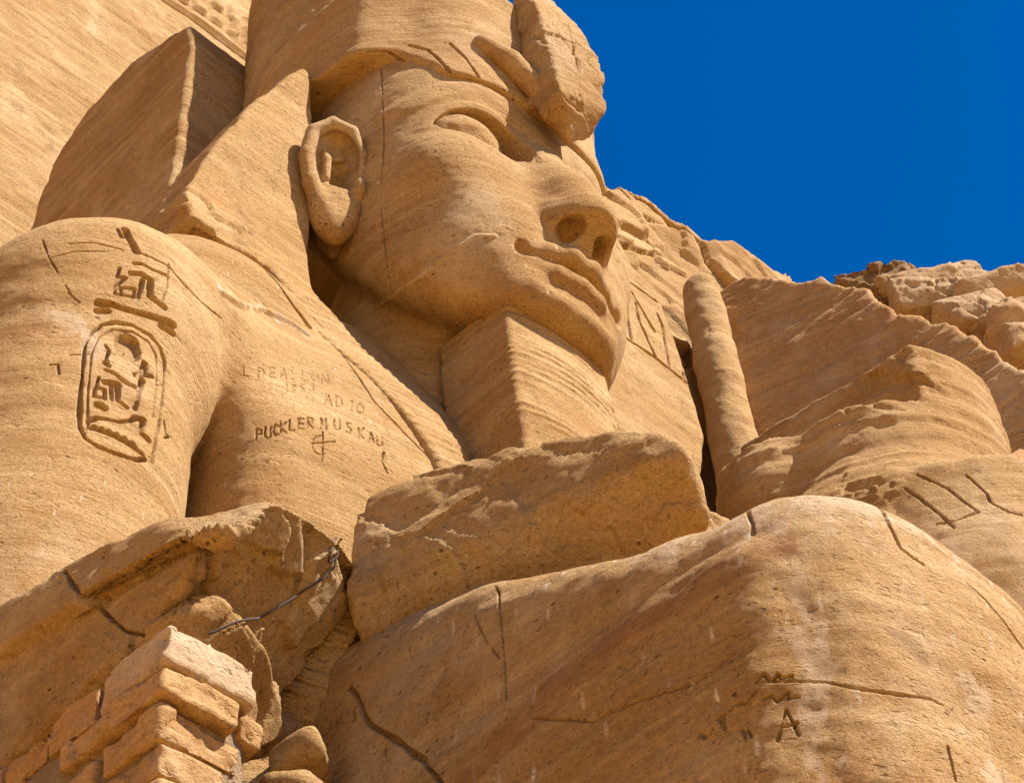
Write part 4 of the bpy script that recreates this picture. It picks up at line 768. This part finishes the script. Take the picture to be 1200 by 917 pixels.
def cloth_post(V, N):
    x, y, z = V[:, 0], V[:, 1], V[:, 2]
    d = np.zeros(len(V))
    # fine ribs of the falling strip
    t = (z-15)+1.55*(np.abs(x)-1.3)
    m = sstep(z, 17.3, 16.6)*sstep(N[:, 1], -0.3, -0.6)
    d += 0.006*m*np.sin((z+0.25*np.abs(x))*2*np.pi/0.11)
    chip = fbm(V, (1.6, 1.6, 1.6), 3, 77)
    edge = sstep(N[:, 1], -0.85, -0.3)*(z > 16.6)*(np.abs(x) > 2.0)
    d -= 0.08*edge*np.clip(chip, 0, 1)
    lo_ = sstep(z, 18.2, 16.9)*sstep(-x, 2.3, 2.9)
    d += 0.05*lo_*facets(V, 2.6, 88)[0]
    return d
cpart('headcloth', cloth_sdf, (-3.7, -2.3, 13.2), (4.5, 2.4, 23.7), 0.028, None, dict(A=1.0, strata=0.9, seed=4), cloth_post)

# crown --------------------------------------------------------------
def crown_sdf(P):
    x, y, z = P[:, 0], P[:, 1], P[:, 2]
    rr = np.sqrt(x*x+(y-1.0)**2)
    f = rr-(1.68+0.05*sstep(z, 22.5, 27.0))
    # swelling foot that runs out over the forehead
    e = np.sqrt((x/1.74)**2+((y-0.05)/1.72)**2+1e-9)-1
    f = smin(f, smax(e*1.5, np.abs(z-21.9)-0.45, 0.25), 0.6)
    return smax(f, np.maximum(21.3-z, z-28.0), 0.1)
cpart('crown', crown_sdf, (-2.2, -2.1, 21.1), (2.2, 3.0, 28.1), 0.035, M_ROUGH, dict(A=1.4, strata=0.8, rough=2.0, seed=5))

# cobra emblem -------------------------------------------------------
UR = hull_planes([(-0.33, -2.47, 20.05), (0.40, -2.50, 20.22), (0.38, -2.2, 20.0), (0.1, -2.15, 19.66), (-0.26, -2.02, 20.0),
                  (-0.37, -2.36, 21.0), (0.42, -2.50, 21.4), (-0.36, -2.26, 22.0), (0.42, -2.25, 22.2), (0.40, -1.95, 23.2), (-0.33, -1.9, 23.0),
                  (-0.36, -2.0, 21.0), (0.36, -2.0, 21.0), (-0.3, -1.75, 23.0), (0.3, -1.75, 23.2)])
UB = hull_planes([(-0.26, -2.2, 20.2), (0.26, -2.2, 20.2), (-0.24, -2.2, 21.75), (0.24, -2.2, 21.75), (-0.34, -1.4, 21.7), (0.34, -1.4, 21.7), (-0.34, -1.4, 20.4), (0.34, -1.4, 20.4), (-0.2, -0.9, 21.6), (0.2, -0.9, 21.6), (0, -0.9, 20.5)])
def cobra_sdf(P):
    return smin(hull(P, UR, 0.07), hull(P, UB, 0.08), 0.06)
cobra = cpart('cobra_emblem', cobra_sdf, (-0.8, -3.0, 19.2), (0.8, -0.8, 23.5), 0.022, M_ROUGH, dict(A=1.3, strata=0.6, rough=1.6, seed=6, chips=0.02))
def coil_sdf(P0):
    P = mir(P0)
    return chain(P, [(0.80, -1.80, 21.12), (0.55, -1.95, 20.86), (0.20, -2.08, 20.46)], [0.13, 0.15, 0.13], 0.04)
cpart('cobra_coil', coil_sdf, (-1.2, -2.4, 20.1), (1.2, -1.3, 21.5), 0.022, M_STONE, dict(A=0.8, seed=7), parent=cobra)

# torso with the shoulders and upper arms ------------------------------
def torso_sdf(P0):
    P = mir(P0); x, y, z = P[:, 0], P[:, 1], P[:, 2]
    yf = chest_front(x, z)
    side = x-curve(z, [9, 11, 13.2, 14.0, 14.7, 15.5, 16.4, 17.2], [2.90, 2.93, 3.0, 3.08, 3.35, 3.5, 3.4, 3.0])
    f = smax((yf-y)*0.9, side*0.95, 0.45)
    f = smax(f, y-2.2, 0.1)
    f = smax(f, (z-17.3+0.75*np.maximum(x-2.5, 0)**1.2)*0.9, 0.4)
    # arm
    c0, c1 = x-curve(z, [9, 13, 15, 16], [4.24, 4.20, 4.12, 3.95]), y+0.12
    rx = curve(z, [9.4, 10.5, 11.6, 12.8, 13.8, 14.4, 15.0, 15.5, 15.9], [1.10, 1.08, 1.09, 1.08, 1.05, 1.04, 1.02, 0.92, 0.75])
    a = (np.sqrt((c0/rx)**2+(c1/(rx*1.12))**2+1e-9)-1)*rx*0.9
    a = smax(a, z-15.75+0.25*np.maximum(x-4.0, 0), 0.6)
    a = smin(a, ell(P, (4.02, -0.1, 14.65), (1.14, 1.22, 1.14)), 0.3)
    a = smax(a, 9.4-z, 0.1)
    k = 0.03+0.80*sstep(z, 14.1, 15.4)
    f = smin(f, ell(P, (2.85, -0.12, 16.35), (0.95, 0.62, 0.55)), 0.4)
    f = smin(f, a, k)
    return np.maximum(f, np.maximum(8.8-z, y-1.3))
cpart('torso', torso_sdf, (-5.7, -2.0, 9.3), (0.9, 1.4, 17.4), 0.019, None, dict(A=0.9, strata=0.8, seed=8), more=((0.88, -2.0, 9.3), (5.9, 1.4, 17.4), 0.06))
# forearm and hand ---------------------------------------------------
FA = hull_planes([(-4.95, -0.3, 10.9), (-4.8, -2.1, 10.70), (-4.78, -2.7, 10.48), (-4.34, -3.41, 10.42), (-3.67, -3.17, 10.72), (-3.1, -2.75, 11.0), (-2.4, -2.35, 11.15), (-2.4, -0.3, 11.0),
                  (-4.82, -3.26, 9.86), (-4.85, -0.3, 9.40), (-4.82, -1.4, 9.42), (-4.82, -2.4, 9.52), (-4.8, -2.75, 9.58), (-4.2, -2.6, 9.3), (-3.6, -2.0, 9.6), (-2.4, -1.5, 9.7), (-2.4, -0.3, 9.4)])
def forearm_sdf(P):
    f = hull(P, FA, 0.05)
    z, y = P[:, 2], P[:, 1]
    lvl = 10.22+0.16*(y+2.0)+0.05*noise(P, (1.2, 1.2, 1.2), 31)
    f = f+0.10*sstep(z-lvl, 0.02, -0.05)*sstep(P[:, 0], -4.2, -4.7)
    return f
def forearm_post(V, N):
    under = sstep(N[:, 2], -0.05, -0.4)*sstep(V[:, 1], -1.9, -2.4)
    top = sstep(N[:, 2], 0.35, 0.7)
    a, e1 = facets(V, 1.1, 301, 0.15); b, e2 = facets(V, 3.4, 302, 0.15)
    return under*(0.15*a+0.025*b-0.05*sstep(e1, 0.05, 0))+0.010*b+0.02*top*a
cpart('forearm', forearm_sdf, (-5.4, -4.0, 9.0), (-2.2, 0.1, 11.4), 0.02, M_ROUGH, dict(A=1.3, strata=1.6, rough=1.3, seed=10), forearm_post)
HA = hull_planes([(-3.3, -2.95, 11.5), (-2.95, -3.5, 11.62), (-2.85, -4.6, 11.17), (-2.71, -4.96, 11.0), (-2.68, -5.25, 10.6), (-3.42, -2.92, 10.6), (-3.25, -2.88, 10.3),
                  (-2.85, -3.35, 10.68), (-2.5, -4.3, 10.70), (-2.42, -5.08, 10.3), (-2.38, -5.02, 11.0), (-2.3, -5.08, 10.3), (-1.6, -2.7, 11.8), (-1.6, -2.6, 9.9), (-2.9, -2.7, 9.9)])
HB = hull_planes([(-2.12, -4.55, 11.0), (-1.96, -4.6, 11.2), (-1.45, -4.6, 11.35), (-1.1, -4.6, 11.2), (-0.95, -4.6, 10.8), (-2.12, -4.7, 9.6), (-0.95, -4.7, 9.6), (-2.1, -3.6, 11.2), (-0.9, -3.6, 11.4), (-2.1, -3.6, 9.6), (-0.9, -3.6, 9.6)])
HC = hull_planes([(-3.3, -2.95, 11.5), (-2.95, -3.5, 11.62), (-2.3, -3.6, 11.6), (-3.42, -2.90, 10.7), (-3.25, -2.85, 10.3), (-3.12, -3.22, 10.48), (-3.0, -3.7, 11.1), (-2.3, -2.6, 11.8), (-2.3, -2.6, 10.2), (-2.3, -3.5, 10.4)])
def hand_sdf(P):
    return smin(hull(P, HA, 0.05), hull(P, HC, 0.05), 0.03)
def hand_post(V, N):
    a, e = facets(V, 1.1, 401, 0.3); b, e2 = facets(V, 3.0, 402, 0.3)
    flank = sstep(-N[:, 0], 0.3, 0.7)
    return 0.03*flank*a+0.012*b+0.03*flank*fbm(V, 2.5, 3, 9)
hand = cpart('hand', hand_sdf, (-3.9, -5.8, 9.5), (-1.0, -2.3, 12.3), 0.022, M_ROUGH, dict(A=1.2, strata=1.2, rough=1.4, seed=11), hand_post)
cpart('thumb', lambda P: hull(P, HB, 0.08), (-2.5, -5.3, 9.4), (-0.6, -3.3, 12.0), 0.025, M_ROUGH, dict(A=1.3, rough=1.6, seed=14, chips=0.07), parent=hand)

# legs ---------------------------------------------------------------
def leg_sdf(P0):
    P = mir(P0); x, y, z = P[:, 0], P[:, 1], P[:, 2]
    q = P.copy(); q[:, 2] = z-0.50*np.clip(y+5.2, 0, 1.4)-0.24*np.clip(y+3.8, 0, 3.0)
    f = np.maximum(box(q, (0.75, -5.7, 2.6), (3.28, 0.5, 9.62), 0.50), 6.6-z)
    kn = (np.abs((x-2.02)/1.24)**3.0+np.abs((y+5.40)/1.15)**3.0+1e-9)**(1/3.0)-1
    kn = smax(kn*1.1, z-9.56, 0.7)
    kn = np.maximum(kn, -z)
    f = smin(f, kn, 0.15)
    f = smin(f, box(P, (0.8, -6.0, 0), (3.28, -3.5, 8.9), 0.16), 0.2)
    f = smin(f, ell(P, (1.95, -6.3, 8.35), (0.55, 0.34, 0.6)), 0.3)
    f = smax(f, -ell(P, (1.35, -6.75, 8.3), (0.22, 0.3, 0.5)), 0.3)
    return f
for s in (-1, 1):
    cpart('leg', one_side(leg_sdf, s), (min(s*0.5, s*3.7), -7.2, 4.5), (max(s*0.5, s*3.7), 0.8, 11.4), 0.02 if s < 0 else 0.07, M_LEG, dict(A=1.2, strata=1.0, rough=1.4, seed=12))

cpart('throne', lambda P: box(P, (-3.2, -5.9, 0.3), (3.2, 3.6, 8.9), 0.1), (-3.5, -6.2, 0.0), (3.5, 3.9, 9.2), 0.12, None, dict(A=1.2, seed=13))

# ------------------------------------------------------------------ ground and cliff (quick version)
def ground():
    t = NT('desert_sand')
    c = t.mix(t.noise(t.P, 0.3, 6), (0.40, 0.235, 0.060), (0.48, 0.29, 0.085))
    t.put(t.b.inputs['Base Color'], c)
    s = 1500
    o = mesh_from('ground', [(-s, -s, 0), (s, -s, 0), (s, s, 0), (-s, s, 0)], [(0, 1, 2, 3)], t.m)
    o['kind'] = 'structure'
ground()
M_CLIFF = sandstone('cliff_sandstone', strata=1.3, rough=1.2)
PIL = [(1.9, 0), (1.9, 23.9), (2.05, 24.55), (2.4, 24.75), (3.4, 25.2), (4.4, 25.15), (5.05, 24.6), (5.35, 23.1), (5.6, 0)]
def pillar_sdf(P):
    d = poly2(P[:, 1], P[:, 2], PIL)
    return extr(d, np.abs(P[:, 0])-2.28, 0.08)
cpart('back_pillar', pillar_sdf, (-2.6, 1.6, 12), (2.6, 6.0, 25.6), 0.04, M_CLIFF, dict(A=1.5))
def cliff():
    xs = np.arange(-13, 3.6, 0.06); zs = np.arange(13, 40, 0.06)
    X, Z = np.meshgrid(xs, zs, indexing='ij')
    V = np.stack([X.ravel(), (6.2+0.072*Z).ravel(), Z.ravel()], 1)
    d = weather(V, V, A=1.6, strata=1.6, rough=1.3, seed=41)+0.10*fbm(V, 0.35, 3, 42)
    d -= 0.06*sstep(np.abs(V[:, 0]+3.9+0.03*noise(V, 1.5, 4)), 0.03, 0.008)*(V[:, 2] > 22)
    # carved frieze high on the facade
    fz = (V[:, 2] > 37.6) & (V[:, 2] < 38.8)
    d += fz*0.10*sstep(np.abs((V[:, 0] % 0.42)-0.21), 0.16, 0.11)*sstep(noise(V, 2.0, 5), -0.6, -0.2)
    d += 0.10*(V[:, 2] > 37.3)
    V[:, 1] -= d
    n, m = len(xs), len(zs); I = np.arange(n*m).reshape(n, m)
    Q = np.stack([I[:-1, :-1], I[1:, :-1], I[1:, 1:], I[:-1, 1:]], -1).reshape(-1, 4)
    o = mesh_from('cliff', V, Q, M_CLIFF); o['kind'] = 'structure'
    s = mesh_from('cliff_flank', [(-70, 6.4, 0), (6, 6.4, 0), (6, 9.3, 41), (-70, 9.3, 41), (-70, 30, 41), (6, 30, 41)], [(0, 1, 2, 3), (3, 2, 5, 4)], M_CLIFF); s['kind'] = 'structure'
cliff()

# ------------------------------------------------------------------ rock, wall and broken neighbour on the right
def rpart(name, fn, lo, hi, res, mat, wear, label=None, cat=None, group=None, kind=None, post=None, parent=None):
    o = part(name, fn, lo, hi, res, mat, None, wear, post)
    if parent is not None:
        o.parent = parent; o.matrix_parent_inverse = Matrix.Translation(parent.location).inverted()
    tag(o, label, cat, group, kind); return o
M_WALL = sandstone('chiselled_sandstone', c1=(0.50, 0.285, 0.115), c2=(0.41, 0.215, 0.078), strata=1.0, rough=1.2)
M_BOULDER = sandstone('boulder_sandstone', c1=(0.52, 0.34, 0.18), c2=(0.42, 0.25, 0.11), c3=(0.62, 0.46, 0.30), strata=0.5, rough=1.6)
M_DARK = sandstone('brown_patch_stone', c1=(0.30, 0.17, 0.07), c2=(0.23, 0.12, 0.045), c3=(0.42, 0.26, 0.12), strata=0.3, rough=2.2)
# broken rock face: the cliff where its dressed front has fallen away
ROCKF = [(6.4, 14.0), (7.2, 33.4), (7.87, 33.5), (8.02, 33.1), (8.36, 32.86), (8.73, 33.28), (9.47, 33.52), (10.2, 33.57), (10.72, 33.75), (11.48, 33.81), (12.03, 34.06), (12.84, 34.19), (13.7, 34.5), (15.0, 34.3), (15.0, 14.0)]
def rockface_sdf(P):
    d = poly2(P[:, 0]+0.05*noise(P, 3.0, 3), P[:, 2]+0.10*noise(P, 2.0, 5), ROCKF)
    return extr(d*0.9, np.maximum(4.0-P[:, 1], P[:, 1]-8.0), 0.12)
def rockface_post(V, N):
    front = sstep(-N[:, 1], 0.2, 0.7)
    a, e1 = facets(V, (0.34, 0.34, 0.55), 91, 0.2)
    b, e2 = facets(V, (1.1, 1.1, 1.9), 92, 0.15)
    return np.clip((0.42*a+0.05*b-0.12*sstep(e1, 0.05, 0.0))*(0.2+0.8*front), -0.4, 0.4)*(0.3+0.7*sstep(34.2-V[:, 2], 0.0, 0.8))
rpart('cliff_rock', rockface_sdf, (6.2, 3.2, 20.0), (15.2, 8.2, 35.4), 0.05, M_STONE, dict(A=1.2, rough=1.5, strata=2.0, seed=20), kind='structure', post=rockface_post)
# half-round column
def column_sdf(P):
    f = cap(P, (9.18, 2.95, 29.35), (9.38, 2.85, 24.0), 0.33, 0.44)
    f = f+0.02*noise(P, (1.2, 1.2, 1.6), 71)+0.012*noise(P, 4.0, 72)
    return smax(f, P[:, 2]-(29.55+0.12*noise(P, 2.5, 73)-0.35*(P[:, 0]-9.2)), 0.04)
rpart('stone_column', column_sdf, (8.5, 2.2, 24.0), (10.0, 3.6, 30.0), 0.03, M_STONE, dict(A=0.9, rough=1.4, chips=0.012, seed=21),
      'weathered rounded stone column standing between the inscribed slab and the grooved wall', 'column')
# side wall with chisel grooves
_wd = np.array([math.sin(math.radians(20)), -math.cos(math.radians(20)), 0]); _wn = np.array([-math.cos(math.radians(20)), -math.sin(math.radians(20)), 0])
_w0 = np.array([9.6, 2.86, 26.31])
WALLP = [(-0.4, 18.0), (-0.4, 29.6), (0.05, 29.67), (0.28, 29.78), (0.55, 29.77), (0.99, 29.41), (1.49, 29.01), (1.67, 28.97), (1.84, 29.04), (1.95, 28.76), (2.13, 28.59), (2.38, 28.4), (2.57, 28.22), (2.64, 27.91), (2.86, 27.56), (2.92, 27.29), (3.05, 27.21), (3.27, 27.13), (3.43, 26.82), (3.64, 26.79), (3.78, 26.61), (3.89, 26.25), (3.99, 26.26), (4.09, 25.91), (4.24, 25.77), (4.34, 25.39), (4.46, 25.18), (4.62, 25.0), (4.93, 24.32), (6.5, 18.0)]
def wall_sdf(P):
    Q = P-_w0; u = Q@_wd; h = Q@_wn
    d = poly2(u, P[:, 2], WALLP)
    return extr(d, np.maximum(h, -h-2.2), 0.05)
def wall_post(V, N):
    u = (V-_w0)@_wd; z = V[:, 2]
    t = z-0.42*u+0.06*noise(V, 0.8, 3)
    n1 = noise(np.stack([t*7.0, u*0.35, 0*u], 1), 1.0, 4); n2 = noise(np.stack([t*17.0, u*0.8, 0*u], 1), 1.0, 6)
    n1 = noise(np.stack([t*11.0, u*0.5, 0*u], 1), 1.0, 4); n2 = noise(np.stack([t*26.0, u*0.9, 0*u], 1), 1.0, 6)
    return 0.015*n1+0.010*n2+0.02*noise(np.stack([t*2.6, u*0.3, 0*u], 1), 1.0, 8)+0.05*facets(V, (1.0, 1.0, 1.6), 95)[0]*sstep(N[:, 2], 0.0, 0.6)
rpart('grooved_wall', wall_sdf, (8.9, -4.5, 17.9), (14.2, 3.7, 30.4), 0.05, M_WALL, dict(A=1.2, strata=2.0, rough=1.5, seed=22),
      'sloping rock wall with diagonal chisel grooves and a jagged broken top edge', 'wall', post=wall_post)
# broken neighbour ------------------------------------------------------
stump = empty('broken_colossus', (7.0, -1.2, 14.0), 'rounded stump of a broken neighbouring statue, cut off in steps, behind the knee', 'statue')
_e = np.array([math.cos(math.radians(46)), -math.sin(math.radians(46)), 0])
_sa = np.array([7.03, -1.22, 0])
def stump_sdf(P):
    x, y, z = P[:, 0]-6.82, P[:, 1]+1.0, P[:, 2]
    rr = np.sqrt(x*x+y*y)
    f = rr-(1.66+0.40*sstep(z, 19.2, 17.9)**1.5)
    f = smin(f, ell(P, (5.6, -0.30, 19.2), (0.85, 0.8, 1.25)), 0.2)
    n1 = noise(P, 1.6, 4)
    top1 = z-(20.74+0.05*n1)
    top2 = z-(19.75+0.10*np.minimum(x+1.2, 0)+0.10*n1+0.06*noise(P, 4.0, 5))
    wall = -(x+0.92)-0.12*(y+1.3)+0.03*n1
    f = np.minimum(np.maximum(f, top2), np.maximum(np.maximum(f, top1), wall))
    return np.maximum(f, 14.0-z)
def stump_post(V, N):
    a, e = facets(V, (1.2, 1.2, 1.6), 501, 0.2); b, e2 = facets(V, (3.2, 3.2, 4.5), 502, 0.2)
    m = sstep(fbm(V, 0.9, 2, 503)-0.25*(V[:, 0]-6.6), -0.1, 0.4)
    return m*(0.025*a+0.02*b)+0.006*b+0.014*noise(V, (0.4, 0.4, 7.0), 504)+0.008*noise(V, (0.6, 0.6, 16.0), 505)
rpart('torso', stump_sdf, (4.7, -3.4, 17.4), (9.2, 1.0, 21.7), 0.035, M_STONE, dict(A=0.9, rough=1.5, strata=1.8, seed=23), parent=stump, post=stump_post)
def kilt_sdf(P):
    x, y, z = P[:, 0]-7.1, P[:, 1]+1.6, P[:, 2]
    rr = np.sqrt(x*x+y*y)
    f = rr-(1.98+0.35*sstep(z, 18.3, 16.0))
    return smax(f, np.maximum(z-18.32+0.25*(rr-1.5), 2-z), 0.18)
kilt_obj = rpart('kilt', kilt_sdf, (4.5, -4.3, 2.0), (9.7, 1.1, 18.6), 0.045, M_STONE, dict(A=1.4, rough=1.3, strata=1.2, seed=24), parent=stump)
KB = hull_planes([(6.3, -2.75, 18.55), (6.95, -2.9, 19.25), (7.9, -3.4, 19.0), (7.7, -3.3, 18.0), (6.6, -2.9, 18.0), (6.9, -2.0, 18.6), (7.9, -2.0, 19.0), (7.9, -2, 18)])
rpart('armrest', lambda P: hull(P, KB, 0.04), (6.0, -3.8, 17.8), (8.2, -1.8, 19.5), 0.03, M_WALL, dict(A=1.3, seed=25), parent=stump)
# boulders on the skyline ------------------------------------------------
def boulder(c, wd, ht, mat, seed, label, name='boulder', dp=1.3, chips=0.09, tilt=0.0, group='boulders on the skyline', cat='boulder'):
    c = np.array(c); e = _e; n = np.array([_e[1]*-1, _e[0], 0.0])
    ct, st_ = math.cos(tilt), math.sin(tilt)
    rg = np.random.RandomState(seed)
    pts = []
    for sx_ in (-1, 1):
        for sy_ in (-1, 1):
            for sz_ in (-1, 1):
                k = rg.uniform(0.55, 1.0, 3); u, v, q = sx_*k[0]*wd/2, sy_*k[1]*dp/2, sz_*k[2]*ht/2
                pts.append(c+e*(u*ct-q*st_)+n*v+np.array([0, 0, u*st_+q*ct]))
    for s_ in (-1, 1):
        pts.append(c+e*s_*wd/2*ct+np.array([0, 0, s_*wd/2*st_])+n*rg.uniform(-.3, .3)*dp); pts.append(c+n*s_*dp/2+e*rg.uniform(-.25, .25)*wd)
        pts.append(c+np.array([0, 0, s_*ht/2])+e*rg.uniform(-.25, .25)*wd)
    pl = hull_planes([tuple(p) for p in pts])
    def fn(P): return hull(P, pl, 0.025)
    m = max(wd, dp)*0.75+0.2
    return rpart(name, fn, c-np.array([m, m, ht*0.8+0.3]), c+np.array([m, m, ht*0.8+0.3]), 0.04, mat, dict(A=1.4, rough=1.5, strata=1.8, chips=chips*0.45, seed=seed), label, cat, group)
boulder((16.0, 1.95, 34.05), 2.6, 0.95, M_BOULDER, 31, 'long layered boulder forming the highest point of the skyline at right', tilt=0.15)
boulder((15.4, 1.9, 32.95), 1.6, 1.0, M_BOULDER, 32, 'pale rounded boulder tucked under the highest layered boulder', tilt=0.1)
boulder((16.0, 0.85, 32.75), 2.0, 0.75, M_BOULDER, 33, 'flat pale slab of rock lying right of the highest boulder on the skyline', tilt=0.25)
boulder((15.3, 1.1, 31.6), 1.5, 1.2, M_BOULDER, 34, 'grey smooth boulder directly behind the jagged wall edge, split by a dark crack', tilt=0.2)
boulder((15.1, 0.22, 30.55), 1.25, 1.05, M_BOULDER, 35, 'blocky boulder right of the grey smooth boulder at the picture edge', tilt=0.3)
boulder((14.9, 0.1, 29.75), 1.1, 0.75, M_BOULDER, 36, 'lowest small boulder of the pile, just above the jagged wall at far right', tilt=0.3)
boulder((15.6, 2.95, 34.3), 2.1, 1.5, M_DARK, 37, 'dark brown ragged patch, built as a made-up rock, left of the pale boulders', name='brown_patch', chips=0.22, tilt=0.3, group=None, cat='rock')  # no rock known here; a made-up one fills a brown smeared patch
HILL = [(-8, 20), (-8, 36.5), (-5.4, 36.9), (-3.2, 35.2), (-2.0, 33.8), (-1.3, 32.9), (0, 31.2), (2, 28), (2, 20)]
rpart('hillside', lambda P: extr(poly2(-P[:, 1], P[:, 2], HILL)*0.8, np.abs(P[:, 0]-18.6)-1.8, 0.3), (16.5, -2.2, 22), (20.6, 8.2, 37.2), 0.1, M_BOULDER, dict(A=2, rough=2, chips=0.15, seed=38), kind='structure')

# ------------------------------------------------------------------ masonry pier under the forearm
M_BLOCK = sandstone('masonry_sandstone', c1=(0.50, 0.30, 0.135), c2=(0.40, 0.22, 0.085), strata=0.8, rough=0.9, specks=0.4)
M_LIME = sandstone('limed_sandstone', c1=(0.52, 0.37, 0.23), c2=(0.42, 0.27, 0.14), c3=(0.62, 0.48, 0.34), strata=0.4, rough=0.8, specks=0.9)
M_MORTAR = sandstone('mortar', c1=(0.36, 0.25, 0.15), c2=(0.28, 0.18, 0.10), strata=0.0, rough=2.0)
pier = empty('masonry_pier', (-4.6, -2.6, 5.6), 'coursed stone block pier under the broken forearm, its pale top corner in the sun', 'pier')
PX, PY, PZ = -5.0, -3.37, 9.08
def block(lo, hi, mat, seed, rot=0.0):
    lo = np.array(lo); hi = np.array(hi); c = (lo+hi)/2
    def fn(P): return box(P, lo, hi, 0.012)
    def post(V, N):
        a, e = facets(V, 3.4, seed, 0.15)
        return 0.016*a-0.02*sstep(fbm(V, 3.0, 3, seed+8), 0.15, 0.4)+0.02*fbm(V, 1.6, 2, seed+3)
    rpart('block', fn, lo-0.12, hi+0.12, 0.02, mat, dict(A=1.0, rough=1.8, strata=1.6, seed=seed), parent=pier, post=post)
rnd = random.Random(4)
z = PZ
for k, hgt in enumerate([0.30, 0.22, 0.25, 0.24, 0.27, 0.22, 0.26, 0.25]):
    z1, z0 = z, z-hgt+0.035
    ox = rnd.uniform(-0.03, 0.05) if k else 0.0; oy = rnd.uniform(-0.02, 0.06) if k else 0.0
    wfront = [0.60, 0.50, 0.58, 0.45, 0.56, 0.5, 0.58, 0.52][k]
    lback = [0.62, 0.95, 0.55, 0.8, 0.6, 0.9, 0.6, 0.8][k]
    block((PX+ox, PY+oy, z0), (PX+wfront, PY+lback, z1), M_LIME if k == 0 else M_BLOCK, 200+k)
    if wfront < 0.53: block((PX+wfront+0.05, PY+0.05+oy, z0), (PX+wfront+0.2, PY+0.5, z1-0.02), M_BLOCK, 230+k)
    y = PY+lback+0.04; j = 0
    while y < -1.3:
        L = rnd.uniform(0.38, 0.72); o = rnd.uniform(-0.02, 0.06)
        block((PX+0.02+o, y, z0+rnd.uniform(-0.02, 0.02)), (PX+0.55, min(y+L, -1.2), z1-(rnd.uniform(0.0, 0.05))), M_BLOCK, 260+10*k+j)
        y += L+0.035; j += 1
    z -= hgt
rpart('mortar_core', lambda P: box(P, (PX+0.07, PY+0.09, 5.6), (PX+0.66, -1.25, PZ-0.06), 0.02), (PX-0.1, PY-0.1, 5.4), (PX+1.2, -1.0, PZ+0.1), 0.06, M_MORTAR, dict(A=1.5), parent=pier)
# rubble in the hollow between the forearm and the thigh
for k, (p, wd, ht, lab) in enumerate([((-3.6, -2.35, 9.1), 0.6, 0.5, 'largest broken stone wedged in the dark hollow beside the masonry pier'),
                                      ((-3.7, -2.9, 8.75), 0.45, 0.32, 'small broken stone resting against the thigh just right of the masonry pier'),
                                      ((-3.55, -2.7, 9.2), 0.4, 0.25, 'flat chip of stone lying against the thigh below the dark hollow')]):
    boulder(p, wd, ht, M_ROUGH, 50+k, lab, name='broken_stone', dp=0.6, chips=0.06, tilt=0.3, group='broken stones beside the pier', cat='stone')
# old cable hanging over the broken end of the forearm
def tube(name, pts, r, mat):
    V, Q = [], []; n = 8; pts = [Vector(p) for p in pts]
    for i, p in enumerate(pts):
        t = (pts[min(i+1, len(pts)-1)]-pts[max(i-1, 0)]).normalized()
        a = t.cross(Vector((0, 0, 1))).normalized() if abs(t.z) < 0.95 else Vector((1, 0, 0)); b = t.cross(a)
        for k in range(n):
            an = 2*math.pi*k/n; V.append(p+r*(math.cos(an)*a+math.sin(an)*b))
    for i in range(len(pts)-1):
        for k in range(n): Q.append((i*n+k, i*n+(k+1) % n, (i+1)*n+(k+1) % n, (i+1)*n+k))
    return mesh_from(name, V, Q, mat)
tc_ = NT('cable_sheath'); tc_.put(tc_.b.inputs['Base Color'], tc_.mix(tc_.noise(tc_.P, 6.0), (0.045, 0.03, 0.025), (0.12, 0.085, 0.07))); tc_.b.inputs['Roughness'].default_value = 0.85
CABLE = [p for k in STROKES.get('cable', []) for p in k[3]]
if CABLE:
    sm = []
    P = [Vector(p) for p in CABLE]
    for i in range(len(P)-1):
        a, b, c, d = P[max(i-1, 0)], P[i], P[i+1], P[min(i+2, len(P)-1)]
        for q in range(4):
            t = q/4; sm.append(0.5*((2*b)+(c-a)*t+(2*a-5*b+4*c-d)*t*t+(3*b-3*c+d-a)*t*t*t))
    sm.append(P[-1])
    tag(tube('cable', sm, 0.008, tc_.m), 'thin dark cable looped at the thigh and sagging across the broken forearm', 'cable')
